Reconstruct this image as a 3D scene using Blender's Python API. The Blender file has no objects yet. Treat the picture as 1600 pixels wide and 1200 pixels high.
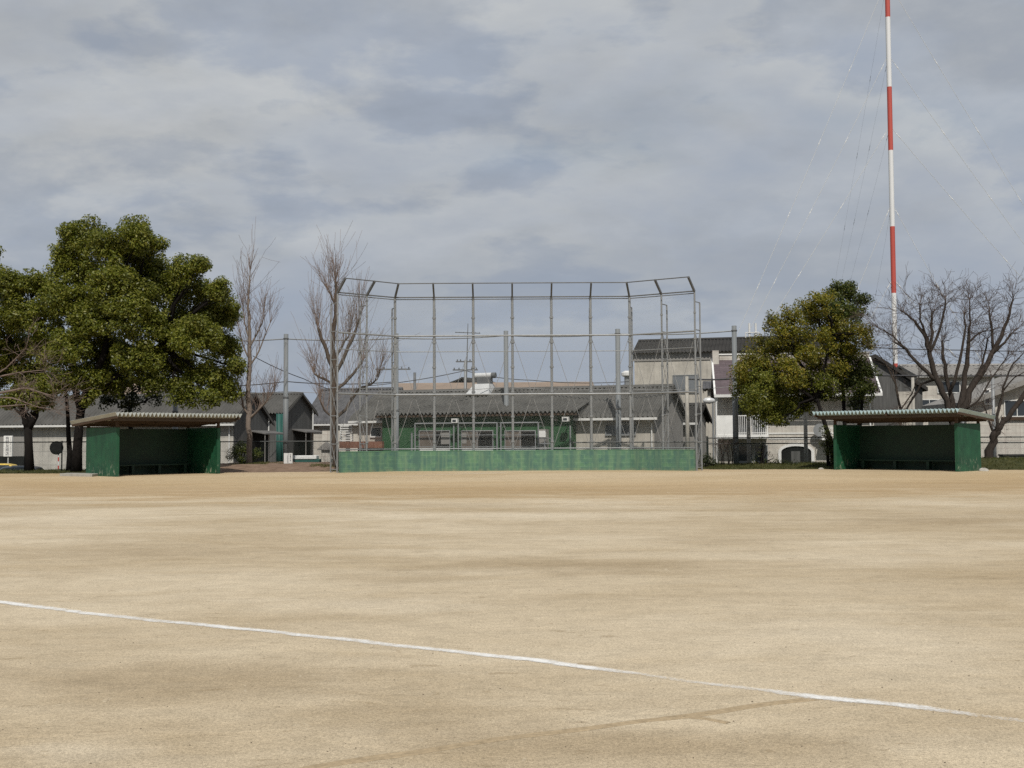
import bpy, math, random
import numpy as np
from mathutils import Vector, Matrix

random.seed(7)
rng = np.random.default_rng(7)
S = bpy.context.scene
COL = S.collection
rad = math.radians

# ------------------------------------------------------------------ camera
F = 1778.0
CAM = Vector((0, 0, 1.6))
_th, _rho = math.atan(86 / F), rad(0.30)
FW = Vector((0, math.cos(_th), math.sin(_th)))
_r0, _u0 = Vector((1, 0, 0)), Vector((0, -math.sin(_th), math.cos(_th)))
RT = _r0 * math.cos(_rho) - _u0 * math.sin(_rho)
UP = _u0 * math.cos(_rho) + _r0 * math.sin(_rho)
cd = bpy.data.cameras.new("camera")
cd.sensor_width = 36.0
cd.lens = F * 36 / 1600
cd.clip_start, cd.clip_end = 0.1, 6000
cam = bpy.data.objects.new("camera", cd)
COL.objects.link(cam)
m = Matrix((RT, UP, -FW)).transposed().to_4x4()
m.translation = CAM
cam.matrix_world = m
S.camera = cam


def ray(px, py):
    return FW * F + RT * (px - 800) + UP * (600 - py)


def P(px, py, D):
    d = ray(px, py)
    return CAM + d * (D / d.y)


def G(px, py, z=0.0):
    d = ray(px, py)
    return CAM + d * ((z - CAM.z) / d.z)


class Fr:
    """Vertical reference frame: x along a facade, y into it."""
    def __init__(s, O, a):
        s.O = Vector((O[0], O[1])); s.deg = a; s.a = rad(a)
        s.t = Vector((math.cos(s.a), math.sin(s.a))); s.n = Vector((-math.sin(s.a), math.cos(s.a)))

    def hit(s, px, py, ly=0.0):
        d = ray(px, py); d2 = Vector((d.x, d.y))
        k = (ly + s.n.dot(s.O)) / s.n.dot(d2)
        p = CAM + d * k
        return s.t.dot(Vector((p.x, p.y)) - s.O), p.z

    def hitx(s, px, py, lx=0.0):
        d = ray(px, py); d2 = Vector((d.x, d.y))
        k = (lx + s.t.dot(s.O)) / s.t.dot(d2)
        p = CAM + d * k
        return s.n.dot(Vector((p.x, p.y)) - s.O), p.z

    def w(s, lx, ly):
        return s.O + s.t * lx + s.n * ly


# ------------------------------------------------------------------ materials
def nodes(name):
    mt = bpy.data.materials.new(name); mt.use_nodes = True
    nt = mt.node_tree
    return mt, nt, nt.nodes["Principled BSDF"]


def N(nt, typ, **kw):
    n = nt.nodes.new(typ)
    for k, v in kw.items():
        if k in n.inputs.keys():
            n.inputs[k].default_value = v
        else:
            setattr(n, k, v)
    return n


def L(nt, a, b):
    nt.links.new(a, b)


def math_n(nt, op, a, b=None, clamp=False):
    n = nt.nodes.new("ShaderNodeMath"); n.operation = op; n.use_clamp = clamp
    for i, v in enumerate((a, b)):
        if v is None: continue
        if isinstance(v, (int, float)): n.inputs[i].default_value = v
        else: L(nt, v, n.inputs[i])
    return n.outputs[0]


def mixc(nt, fac, a, b, mode="MIX"):
    n = nt.nodes.new("ShaderNodeMix"); n.data_type = "RGBA"; n.blend_type = mode
    for i, v in ((0, fac), (6, a), (7, b)):
        if isinstance(v, (int, float)): n.inputs[i].default_value = v
        elif isinstance(v, (tuple, list)): n.inputs[i].default_value = (*v[:3], 1)
        else: L(nt, v, n.inputs[i])
    return n.outputs[2]


def ramp(nt, fac, stops):
    n = nt.nodes.new("ShaderNodeValToRGB")
    e = n.color_ramp.elements
    while len(e) < len(stops): e.new(0.5)
    for i, (p, c) in enumerate(stops):
        e[i].position = p
        e[i].color = (c, c, c, 1) if isinstance(c, (int, float)) else (*c[:3], 1)
    L(nt, fac, n.inputs[0])
    return n.outputs[0]


def noise(nt, vec, scale, detail=4, rough=0.55, dist=0.0):
    n = nt.nodes.new("ShaderNodeTexNoise")
    n.inputs["Scale"].default_value = scale; n.inputs["Detail"].default_value = detail
    n.inputs["Roughness"].default_value = rough; n.inputs["Distortion"].default_value = dist
    if vec is not None: L(nt, vec, n.inputs["Vector"])
    return n.outputs[0]


def objco(nt, sc=(1, 1, 1), which="Object"):
    tc = nt.nodes.new("ShaderNodeTexCoord")
    mp = nt.nodes.new("ShaderNodeMapping"); mp.inputs["Scale"].default_value = sc
    L(nt, tc.outputs[which], mp.inputs["Vector"])
    return mp.outputs[0]


def bump(nt, h, bsdf, strength=0.3, dist=0.02):
    b = nt.nodes.new("ShaderNodeBump")
    b.inputs["Strength"].default_value = strength; b.inputs["Distance"].default_value = dist
    L(nt, h, b.inputs["Height"]); L(nt, b.outputs[0], bsdf.inputs["Normal"])


def M(name, col, rough=0.7, var=0.25, scale=3.0, sc=(1, 1, 1), metal=0.0, dark=None, bmp=0.0, streak=0.0):
    mt, nt, b = nodes(name)
    co = objco(nt, sc)
    n1 = noise(nt, co, scale, 5, 0.6)
    d = dark or tuple(c * (1 - var) for c in col)
    l = tuple(min(1, c * (1 + var * 0.6)) for c in col)
    c = mixc(nt, ramp(nt, n1, [(0.3, 0), (0.7, 1)]), d, l)
    if streak:
        st = noise(nt, objco(nt, (5, 5, 0.35)), 2.0, 4, 0.6)
        c = mixc(nt, math_n(nt, "MULTIPLY", ramp(nt, st, [(0.5, 0), (0.75, 1)]), streak), c, tuple(x * 0.45 for x in col))
    L(nt, c, b.inputs["Base Color"])
    b.inputs["Roughness"].default_value = rough; b.inputs["Metallic"].default_value = metal
    if rough >= 0.7: b.inputs["Specular IOR Level"].default_value = 0.15
    if bmp: bump(nt, noise(nt, co, scale * 6, 4), b, bmp)
    return mt


def leaf_mat(name, cols, rough=0.45, trans=0.25):
    mt, nt, b = nodes(name)
    g = nt.nodes.new("ShaderNodeNewGeometry")
    stops = [(i / (len(cols) - 1), c) for i, c in enumerate(cols)]
    r1 = ramp(nt, g.outputs["Random Per Island"], stops)
    n1 = ramp(nt, noise(nt, objco(nt), 0.55, 3), [(0.35, 0.75), (0.65, 1.2)])
    c = mixc(nt, 1.0, r1, n1, "MULTIPLY")
    L(nt, c, b.inputs["Base Color"])
    b.inputs["Roughness"].default_value = rough
    b.inputs["Specular IOR Level"].default_value = 0.35
    t = nt.nodes.new("ShaderNodeBsdfTranslucent")
    L(nt, mixc(nt, 1.0, c, (1.0, 1.15, 0.5), "MULTIPLY"), t.inputs[0])
    ms = nt.nodes.new("ShaderNodeMixShader"); ms.inputs[0].default_value = trans
    L(nt, b.outputs[0], ms.inputs[1]); L(nt, t.outputs[0], ms.inputs[2])
    L(nt, ms.outputs[0], nt.nodes["Material Output"].inputs[0])
    return mt


def mesh_mat(name, col, cell, wire):
    """chain-link / netting: thin crossed wires, open between them"""
    mt, nt, b = nodes(name)
    tc = nt.nodes.new("ShaderNodeTexCoord")
    sp = nt.nodes.new("ShaderNodeSeparateXYZ"); L(nt, tc.outputs["UV"], sp.inputs[0])
    s = math_n(nt, "ADD", sp.outputs[0], sp.outputs[1]); d = math_n(nt, "SUBTRACT", sp.outputs[0], sp.outputs[1])
    fs = math_n(nt, "LESS_THAN", math_n(nt, "FRACT", math_n(nt, "DIVIDE", s, cell)), wire)
    fd = math_n(nt, "LESS_THAN", math_n(nt, "FRACT", math_n(nt, "DIVIDE", d, cell)), wire)
    mk = math_n(nt, "MAXIMUM", fs, fd)
    b.inputs["Base Color"].default_value = (*col, 1); b.inputs["Roughness"].default_value = 0.5
    L(nt, mk, b.inputs["Alpha"])
    return mt


def brick_mat(name, col, mortar, bw, bh, ms=0.01, rough=0.85, var=0.15, swap=None):
    """courses drawn from object x/z (facades) or x/y"""
    mt, nt, b = nodes(name)
    tc = nt.nodes.new("ShaderNodeTexCoord"); sp = nt.nodes.new("ShaderNodeSeparateXYZ")
    L(nt, tc.outputs["Object"], sp.inputs[0])
    cb = nt.nodes.new("ShaderNodeCombineXYZ")
    xs = math_n(nt, "ADD", sp.outputs[0], math_n(nt, "MULTIPLY", sp.outputs[1], 1.0)) if swap == "xy" else sp.outputs[0]
    L(nt, xs, cb.inputs[0]); L(nt, sp.outputs[2], cb.inputs[1])
    br = nt.nodes.new("ShaderNodeTexBrick"); L(nt, cb.outputs[0], br.inputs["Vector"])
    br.inputs["Scale"].default_value = 1.0
    br.inputs["Brick Width"].default_value = bw; br.inputs["Row Height"].default_value = bh
    br.inputs["Mortar Size"].default_value = ms; br.offset = 0.0
    br.inputs["Color1"].default_value = (*col, 1); br.inputs["Color2"].default_value = (*[c * (1 - var) for c in col], 1)
    br.inputs["Mortar"].default_value = (*mortar, 1)
    n1 = ramp(nt, noise(nt, objco(nt), 1.2, 5, 0.65), [(0.3, 0.78), (0.7, 1.1)])
    st = ramp(nt, noise(nt, objco(nt, (4, 4, 0.3)), 1.5, 4, 0.6), [(0.45, 1.0), (0.8, 0.72)])
    c = mixc(nt, 1.0, mixc(nt, 1.0, br.outputs[0], n1, "MULTIPLY"), st, "MULTIPLY")
    L(nt, c, b.inputs["Base Color"]); b.inputs["Roughness"].default_value = rough
    return mt


def glass_mat(name, col=(0.03, 0.035, 0.04), rough=0.08):
    mt, nt, b = nodes(name)
    n1 = noise(nt, objco(nt), 0.8, 3)
    L(nt, mixc(nt, n1, tuple(c * 0.6 for c in col), tuple(c * 1.6 for c in col)), b.inputs["Base Color"])
    b.inputs["Roughness"].default_value = rough
    return mt


def paint_metal(name, c1, c2, freq):
    pass


MT = dict(
    galv=M("galvanised_steel", (0.235, 0.245, 0.25), 0.5, 0.18, 2.0, (3, 3, 0.6), 0.15),
    galv_dark=M("dark_steel", (0.11, 0.115, 0.12), 0.6, 0.2, 2.0),
    wire=M("steel_wire", (0.28, 0.28, 0.28), 0.5, 0.1, 1.0),
    cable=M("black_cable", (0.05, 0.05, 0.055), 0.6, 0.1, 1.0),
    roof=M("grey_slate_sheet", (0.102, 0.100, 0.094), 0.9, 0.3, 0.8, (1, 1, 1), bmp=0.0, streak=0.5),
    roof_dark=M("dark_slate_sheet", (0.045, 0.043, 0.041), 0.9, 0.3, 0.8, streak=0.4),
    roof_tan=M("tan_sheet", (0.27, 0.21, 0.165), 0.8, 0.15, 0.5),
    tile=M("grey_tiles", (0.10, 0.10, 0.105), 0.7, 0.3, 2.5),
    cream=brick_mat("cream_siding", (0.47, 0.44, 0.385), (0.36, 0.335, 0.29), 1.8, 30, 0.012, var=0.04),
    cream2=brick_mat("pale_siding", (0.54, 0.51, 0.455), (0.38, 0.31, 0.28), 0.9, 0.45, 0.01, var=0.05),
    panel=brick_mat("concrete_panel", (0.50, 0.48, 0.435), (0.28, 0.27, 0.25), 1.8, 0.9, 0.014, var=0.07),
    white=M("white_paint", (0.72, 0.72, 0.70), 0.6, 0.1, 3.0, streak=0.15),
    white_trim=M("white_trim", (0.62, 0.62, 0.60), 0.6, 0.08, 2.0),
    clad=M("dark_grey_cladding", (0.105, 0.105, 0.102), 0.8, 0.3, 1.2, (6, 6, 0.4), streak=0.4),
    galv_pale=M("pale_zinc_sheet", (0.50, 0.51, 0.51), 0.5, 0.12, 2.0, streak=0.2),
    clad_mid=M("grey_porch_sheet", (0.15, 0.145, 0.14), 0.85, 0.2, 1.5, streak=0.4),
    clad_light=M("grey_wall", (0.26, 0.25, 0.235), 0.85, 0.15, 1.0, streak=0.3),
    dark=M("dark_opening", (0.015, 0.015, 0.015), 0.9, 0.3, 1.0),
    glass=glass_mat("window_glass"),
    pane_grey=glass_mat("frosted_grey_glass", (0.13, 0.14, 0.15), 0.3),
    glass_brown=glass_mat("curtained_glass", (0.12, 0.10, 0.085), 0.2),
    teal=M("teal_sheet", (0.016, 0.085, 0.072), 0.6, 0.25, 2.0, (4, 4, 0.5)),
    rust=M("rust_sheet", (0.20, 0.10, 0.07), 0.8, 0.3, 2.0),
    wood=M("brown_timber", (0.07, 0.047, 0.032), 0.75, 0.25, 2.0, (1, 6, 6), streak=0.3),
    timber_pale=M("weathered_timber", (0.085, 0.066, 0.05), 0.8, 0.25, 2.0, (1, 6, 6)),
    concrete=M("concrete", (0.36, 0.345, 0.31), 0.9, 0.2, 4.0, streak=0.35),
    alu=M("aluminium", (0.62, 0.63, 0.64), 0.32, 0.06, 1.0, metal=0.8),
    silver=M("silver_duct", (0.62, 0.63, 0.63), 0.3, 0.08, 1.0, metal=0.15),
    red=M("mast_red", (0.46, 0.075, 0.055), 0.55, 0.08, 0.1),
    mast_white=M("mast_white", (0.70, 0.70, 0.70), 0.5, 0.05, 0.1),
    clubgreen=M("green_painted_wall", (0.032, 0.088, 0.040), 0.7, 0.15, 1.2, streak=0.25),
    bark=M("bark", (0.085, 0.068, 0.055), 0.95, 0.35, 5.0, (3, 3, 0.8), bmp=0.5),
    bark_cherry=M("cherry_bark", (0.045, 0.037, 0.032), 0.95, 0.35, 5.0, (3, 3, 0.8), bmp=0.5),
    pole_grey=M("grey_pole_steel", (0.165, 0.178, 0.185), 0.6, 0.12, 1.5, (3, 3, 0.4), streak=0.2),
    bark_dark=M("dark_bark", (0.013, 0.011, 0.010), 0.95, 0.35, 5.0, (3, 3, 0.8), bmp=0.5),
    bark_pale=M("pale_bark", (0.20, 0.165, 0.14), 0.9, 0.3, 5.0, (3, 3, 0.8), bmp=0.4),
    twig=M("twig_bark", (0.17, 0.13, 0.11), 0.9, 0.25, 2.0),
    twig_dark=M("cherry_twig", (0.085, 0.066, 0.058), 0.9, 0.25, 2.0),
    rubber=M("tyre_rubber", (0.02, 0.02, 0.02), 0.8, 0.2, 4.0),
    fence=M("dark_green_pipe", (0.014, 0.02, 0.018), 0.5, 0.2, 2.0),
    paint_yellow=M("yellow_car_paint", (0.72, 0.50, 0.08), 0.25, 0.04, 1.0),
    paint_slate=M("slate_car_paint", (0.10, 0.12, 0.15), 0.25, 0.06, 1.0),
    ink=M("sign_ink", (0.02, 0.02, 0.045), 0.6, 0.1, 3.0),
    red_band=M("red_band", (0.48, 0.06, 0.05), 0.55, 0.1, 3.0),
    rock=M("grey_rock", (0.42, 0.40, 0.36), 0.9, 0.3, 6.0, bmp=0.5),
    fence_net=mesh_mat("fence_mesh", (0.03, 0.05, 0.04), 0.06, 0.045),
    net=mesh_mat("backstop_mesh", (0.25, 0.27, 0.26), 0.05, 0.035),
    leaf_camphor=leaf_mat("camphor_leaves", [(0.072, 0.090, 0.013), (0.120, 0.138, 0.019), (0.170, 0.178, 0.027), (0.225, 0.216, 0.040)], 0.45, 0.35),
    leaf_dark=leaf_mat("dark_evergreen_leaves", [(0.014, 0.025, 0.007), (0.03, 0.042, 0.012), (0.055, 0.062, 0.016)]),
    leaf_gold=leaf_mat("golden_green_leaves", [(0.085, 0.098, 0.013), (0.145, 0.148, 0.019), (0.200, 0.180, 0.023), (0.27, 0.200, 0.025)], 0.45, 0.35),
    leaf_shrub=leaf_mat("shrub_leaves", [(0.035, 0.052, 0.012), (0.065, 0.085, 0.017), (0.12, 0.12, 0.024)], 0.45, 0.3),
    grass=leaf_mat("grass_blades", [(0.035, 0.046, 0.010), (0.07, 0.08, 0.016), (0.12, 0.105, 0.034)], 0.6, 0.2),
)


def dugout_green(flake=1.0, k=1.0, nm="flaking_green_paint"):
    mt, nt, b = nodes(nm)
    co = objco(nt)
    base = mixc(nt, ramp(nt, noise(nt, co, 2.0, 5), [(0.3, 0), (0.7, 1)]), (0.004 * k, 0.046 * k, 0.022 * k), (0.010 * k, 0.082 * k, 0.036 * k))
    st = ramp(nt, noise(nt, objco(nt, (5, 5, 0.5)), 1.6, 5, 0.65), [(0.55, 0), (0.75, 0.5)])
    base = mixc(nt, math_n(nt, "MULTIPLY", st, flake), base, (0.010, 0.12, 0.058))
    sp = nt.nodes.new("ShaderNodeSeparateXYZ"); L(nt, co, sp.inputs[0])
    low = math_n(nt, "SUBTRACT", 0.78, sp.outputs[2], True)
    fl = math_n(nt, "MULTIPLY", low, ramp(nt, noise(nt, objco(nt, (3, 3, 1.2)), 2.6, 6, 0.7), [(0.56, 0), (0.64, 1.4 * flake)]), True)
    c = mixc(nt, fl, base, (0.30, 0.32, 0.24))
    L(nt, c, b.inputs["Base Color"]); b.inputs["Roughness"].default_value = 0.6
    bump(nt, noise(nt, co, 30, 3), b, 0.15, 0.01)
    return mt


def backstop_green():
    mt, nt, b = nodes("weathered_green_concrete")
    uv = nt.nodes.new("ShaderNodeTexCoord").outputs["UV"]
    sp = nt.nodes.new("ShaderNodeSeparateXYZ"); L(nt, uv, sp.inputs[0])
    br = nt.nodes.new("ShaderNodeTexBrick"); L(nt, uv, br.inputs["Vector"])
    br.offset = 0.5; br.inputs["Scale"].default_value = 1.0
    br.inputs["Brick Width"].default_value = 0.4; br.inputs["Row Height"].default_value = 0.2
    br.inputs["Mortar Size"].default_value = 0.012
    br.inputs["Color1"].default_value = (0.080, 0.175, 0.110, 1); br.inputs["Color2"].default_value = (0.094, 0.200, 0.112, 1)
    br.inputs["Mortar"].default_value = (0.14, 0.25, 0.16, 1)
    mp = nt.nodes.new("ShaderNodeMapping"); mp.inputs["Scale"].default_value = (1.0, 1.3, 1); L(nt, uv, mp.inputs[0])
    blot = ramp(nt, noise(nt, mp.outputs[0], 2.2, 5, 0.6), [(0.40, 0), (0.62, 1)])
    c = mixc(nt, blot, br.outputs[0], (0.060, 0.135, 0.108))
    mp2 = nt.nodes.new("ShaderNodeMapping"); mp2.inputs["Scale"].default_value = (2.6, 0.22, 1); L(nt, uv, mp2.inputs[0])
    drip = ramp(nt, noise(nt, mp2.outputs[0], 1.9, 4, 0.55), [(0.46, 0), (0.70, 0.55)])
    wv = math_n(nt, "SINE", math_n(nt, "ADD", math_n(nt, "MULTIPLY", sp.outputs[0], 5.6), math_n(nt, "MULTIPLY", noise(nt, uv, 1.5, 3), 5.0)))
    c = mixc(nt, ramp(nt, wv, [(0.1, 0.0), (0.9, 0.7)]), c, (0.056, 0.120, 0.098))
    c = mixc(nt, drip, c, (0.170, 0.265, 0.145))
    low = math_n(nt, "MULTIPLY", math_n(nt, "SUBTRACT", 0.16, sp.outputs[1], True), ramp(nt, noise(nt, uv, 3, 5), [(0.40, 0), (0.66, 3)]), True)
    c = mixc(nt, low, c, (0.30, 0.26, 0.16))
    L(nt, c, b.inputs["Base Color"]); b.inputs["Roughness"].default_value = 0.8
    return mt


MT["dugout"] = dugout_green()
MT["dugout_shaded"] = dugout_green(0.0, 0.42, "shaded_green_paint")  # unflaked green, darkened so the dugout's inner shade sits in the colour
MT["bsgreen"] = backstop_green()


# ------------------------------------------------------------------ mesh builder
class MB:
    def __init__(s):
        s.v, s.f, s.uv = [], [], {}

    def add(s, vs, fs):
        o = len(s.v); s.v += [tuple(x) for x in vs]; s.f += [tuple(i + o for i in f) for f in fs]
        return s

    def box(s, x0, x1, y0, y1, z0, z1):
        x0, x1 = min(x0, x1), max(x0, x1); y0, y1 = min(y0, y1), max(y0, y1); z0, z1 = min(z0, z1), max(z0, z1)
        return s.add([(x0, y0, z0), (x1, y0, z0), (x1, y1, z0), (x0, y1, z0), (x0, y0, z1), (x1, y0, z1), (x1, y1, z1), (x0, y1, z1)],
                     [(0, 3, 2, 1), (4, 5, 6, 7), (0, 1, 5, 4), (1, 2, 6, 5), (2, 3, 7, 6), (3, 0, 4, 7)])

    def prism(s, poly, a0, a1, axis="y"):
        """poly in the other two axes: axis y -> (x,z); axis x -> (y,z); axis z -> (x,y)"""
        n = len(poly)
        def mk(p, a):
            return {"y": (p[0], a, p[1]), "x": (a, p[0], p[1]), "z": (p[0], p[1], a)}[axis]
        vs = [mk(p, a0) for p in poly] + [mk(p, a1) for p in poly]
        fs = [tuple(range(n)), tuple(range(2 * n - 1, n - 1, -1))] + [(i, i + n, (i + 1) % n + n, (i + 1) % n) for i in range(n)]
        return s.add(vs, fs)

    def tube(s, pts, rs, n=6):
        pts = [Vector(p) for p in pts]
        if isinstance(rs, (int, float)): rs = [rs] * len(pts)
        o = len(s.v)
        prev = None
        for i, p in enumerate(pts):
            d = (pts[min(i + 1, len(pts) - 1)] - pts[max(i - 1, 0)])
            if d.length < 1e-9: d = Vector((0, 0, 1))
            d.normalize()
            if prev is None:
                a = Vector((0, 0, 1)) if abs(d.z) < 0.9 else Vector((1, 0, 0))
                x = d.cross(a).normalized()
            else:
                x = (prev - d * prev.dot(d))
                if x.length < 1e-6: x = d.orthogonal()
                x.normalize()
            prev = x; y = d.cross(x)
            for k in range(n):
                t = 2 * math.pi * k / n
                s.v.append(tuple(p + (x * math.cos(t) + y * math.sin(t)) * rs[i]))
        for i in range(len(pts) - 1):
            for k in range(n):
                a = o + i * n + k; b = o + i * n + (k + 1) % n
                s.f.append((a, b, b + n, a + n))
        s.f.append(tuple(o + k for k in range(n - 1, -1, -1)))
        e = o + (len(pts) - 1) * n
        s.f.append(tuple(e + k for k in range(n)))
        return s

    def bar(s, p0, p1, w, h=None):
        """square bar"""
        h = h or w
        p0, p1 = Vector(p0), Vector(p1); d = (p1 - p0).normalized()
        a = Vector((0, 0, 1)) if abs(d.z) < 0.95 else Vector((0, 1, 0))
        x = d.cross(a).normalized() * w / 2; y = d.cross(x).normalized() * h / 2
        vs = [p + sx * x + sy * y for p in (p0, p1) for sx, sy in ((-1, -1), (1, -1), (1, 1), (-1, 1))]
        return s.add(vs, [(0, 1, 2, 3), (7, 6, 5, 4), (0, 4, 5, 1), (1, 5, 6, 2), (2, 6, 7, 3), (3, 7, 4, 0)])

    def lathe(s, c, prof, n=16, axis="z"):
        o = len(s.v); c = Vector(c)
        for r, h in prof:
            for k in range(n):
                t = 2 * math.pi * k / n; a, b = r * math.cos(t), r * math.sin(t)
                s.v.append(tuple(c + Vector({"z": (a, b, h), "y": (a, h, b), "x": (h, a, b)}[axis])))
        for i in range(len(prof) - 1):
            for k in range(n):
                a = o + i * n + k; b = o + i * n + (k + 1) % n
                s.f.append((a, b, b + n, a + n))
        s.f.append(tuple(o + k for k in range(n - 1, -1, -1))); e = o + (len(prof) - 1) * n
        s.f.append(tuple(e + k for k in range(n)))
        return s

    def corr(s, x0, x1, period, amp, path, shape="sine", seg=6, along="x"):
        """corrugated sheet: waves across x, running down the (y,z) path"""
        nn = max(2, int(round((x1 - x0) / period)) * seg)
        o = len(s.v)
        for (y, z) in path:
            for i in range(nn + 1):
                x = x0 + (x1 - x0) * i / nn; ph = i / seg
                if shape == "sine": h = amp * math.cos(2 * math.pi * ph)
                else:
                    q = ph % 1.0; h = amp * (4 * abs(q - 0.5) - 1)
                s.v.append((x, y, z + h))
        for j in range(len(path) - 1):
            for i in range(nn):
                a = o + j * (nn + 1) + i
                s.f.append((a, a + 1, a + nn + 2, a + nn + 1))
        return s

    def build(s, name, mat, parent=None, smooth=False, loc=None, rotz=0.0, solid=0.0, bevel=0.0):
        me = bpy.data.meshes.new(name)
        me.from_pydata(s.v, [], s.f); me.update()
        me.materials.append(MT[mat] if isinstance(mat, str) else mat)
        if smooth: me.polygons.foreach_set("use_smooth", [True] * len(me.polygons))
        o = bpy.data.objects.new(name, me); COL.objects.link(o)
        if parent: o.parent = parent
        if loc is not None: o.location = loc
        o.rotation_euler.z = rotz
        if solid:
            md = o.modifiers.new("thickness", "SOLIDIFY"); md.thickness = solid; md.offset = -1
        if bevel:
            md = o.modifiers.new("bevel", "BEVEL"); md.width = bevel; md.segments = 2; md.limit_method = "ANGLE"
        return o


def tag(o, label=None, cat=None, group=None, kind=None):
    if label: o["label"] = label
    if cat: o["category"] = cat
    if group: o["group"] = group
    if kind: o["kind"] = kind
    return o


def empty(name, loc, label, cat, group=None, rotz=0.0):
    o = bpy.data.objects.new(name, None); COL.objects.link(o)
    o.location = (loc[0], loc[1], loc[2] if len(loc) > 2 else 0.0); o.rotation_euler.z = rotz
    o.empty_display_size = 0.2
    return tag(o, label, cat, group)


def root_fr(name, fr, label, cat, group=None):
    return empty(name, (fr.O.x, fr.O.y, 0), label, cat, group, fr.a)


STREET = -1.2

# ------------------------------------------------------------------ world and sun
S.world = bpy.data.worlds.new("World"); S.world.use_nodes = True
wn = S.world.node_tree; wn.nodes.clear()
SUN_EL, SUN_AZ = 48.0, 5.0     # height; degrees to the right of straight behind the camera
sv = Vector((math.sin(rad(SUN_AZ)) * math.cos(rad(SUN_EL)), -math.cos(rad(SUN_AZ)) * math.cos(rad(SUN_EL)), math.sin(rad(SUN_EL))))
sky = wn.nodes.new("ShaderNodeTexSky"); sky.sky_type = "NISHITA"; sky.sun_disc = False
sky.sun_elevation = rad(SUN_EL); sky.sun_rotation = math.atan2(sv.x, sv.y)
sky.air_density = 1.2; sky.dust_density = 2.0
tc = wn.nodes.new("ShaderNodeTexCoord"); sp = wn.nodes.new("ShaderNodeSeparateXYZ")
L(wn, tc.outputs["Generated"], sp.inputs[0])
zc = math_n(wn, "MAXIMUM", sp.outputs[2], 0.0)
den = math_n(wn, "ADD", zc, 0.38)
cb = wn.nodes.new("ShaderNodeCombineXYZ")
L(wn, math_n(wn, "DIVIDE", sp.outputs[0], den), cb.inputs[0]); L(wn, math_n(wn, "DIVIDE", sp.outputs[1], den), cb.inputs[1])
L(wn, math_n(wn, "MULTIPLY", zc, 1.5), cb.inputs[2])
def off(v, o, sc=(1, 1, 1)):
    mp = wn.nodes.new("ShaderNodeMapping"); mp.inputs["Location"].default_value = o; mp.inputs["Scale"].default_value = sc
    L(wn, v, mp.inputs[0]); return mp.outputs[0]
nA = noise(wn, off(cb.outputs[0], (3.1, 1.7, 0.4)), 2.3, 9, 0.56, 0.25)
nB = noise(wn, off(cb.outputs[0], (3.1, 1.60, 0.47)), 2.3, 9, 0.56, 0.25)
rel = math_n(wn, "ADD", math_n(wn, "MULTIPLY", math_n(wn, "SUBTRACT", nA, nB), 1.6), 0.5)
nC = noise(wn, off(cb.outputs[0], (1.3, 5.1, 2.0), (1, 1.25, 1)), 4.2, 8, 0.6, 0.15)
nD = noise(wn, off(cb.outputs[0], (1.3, 5.04, 2.05), (1, 1.25, 1)), 4.2, 8, 0.6, 0.15)
relc = math_n(wn, "ADD", math_n(wn, "MULTIPLY", math_n(wn, "SUBTRACT", nC, nD), 2.2), 0.5)
bright = math_n(wn, "ADD", math_n(wn, "ADD", math_n(wn, "MULTIPLY", nA, 0.36), math_n(wn, "MULTIPLY", rel, 0.34)), math_n(wn, "ADD", math_n(wn, "MULTIPLY", nC, 0.12), math_n(wn, "MULTIPLY", relc, 0.18)))
ccol = ramp(wn, bright, [(0.38, (0.340, 0.370, 0.418)), (0.47, (0.395, 0.412, 0.440)), (0.54, (0.445, 0.452, 0.455)), (0.65, (0.57, 0.56, 0.535))])
nE = noise(wn, off(cb.outputs[0], (5.7, 9.3, 1.2), (0.9, 1.1, 1)), 1.9, 10, 0.52, 0.1)
nF = noise(wn, off(cb.outputs[0], (5.7, 9.22, 1.27), (0.9, 1.1, 1)), 1.9, 10, 0.52, 0.1)
bil = math_n(wn, "MULTIPLY", math_n(wn, "SUBTRACT", nC, 0.5), 0.30)
me_ = math_n(wn, "ADD", nE, bil)
rim = ramp(wn, me_, [(0.455, (0.385, 0.415, 0.465)), (0.505, (0.550, 0.548, 0.532)), (0.57, (0.455, 0.464, 0.478)), (0.70, (0.365, 0.395, 0.445))])
lit = ramp(wn, math_n(wn, "ADD", math_n(wn, "MULTIPLY", math_n(wn, "SUBTRACT", nE, nF), 3.0), 0.5), [(0.35, 0.87), (0.65, 1.13)])
ccol = mixc(wn, 0.52, ccol, mixc(wn, 1.0, rim, lit, "MULTIPLY"))
hz = ramp(wn, zc, [(0.0, 0.8), (0.10, 0.5), (0.26, 0.0)])
ccol = mixc(wn, hz, ccol, (0.350, 0.392, 0.455))
cover = ramp(wn, noise(wn, off(cb.outputs[0], (7.3, 2.2, 0.0)), 0.9, 6, 0.55, 0.2), [(0.28, 0.35), (0.38, 0.9), (0.44, 1.0)])
cover = math_n(wn, "MAXIMUM", cover, ramp(wn, zc, [(0.22, 1.0), (0.36, 0.0)]))
ccol = mixc(wn, 1.0, ccol, (0.925, 0.965, 1.02), "MULTIPLY")
bg1 = wn.nodes.new("ShaderNodeBackground"); bg1.inputs[1].default_value = 0.085; L(wn, sky.outputs[0], bg1.inputs[0])
bg2 = wn.nodes.new("ShaderNodeBackground"); bg2.inputs[1].default_value = 1.0; L(wn, ccol, bg2.inputs[0])
mx = wn.nodes.new("ShaderNodeMixShader"); L(wn, cover, mx.inputs[0]); L(wn, bg1.outputs[0], mx.inputs[1]); L(wn, bg2.outputs[0], mx.inputs[2])
wo = wn.nodes.new("ShaderNodeOutputWorld"); L(wn, mx.outputs[0], wo.inputs[0])

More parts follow.
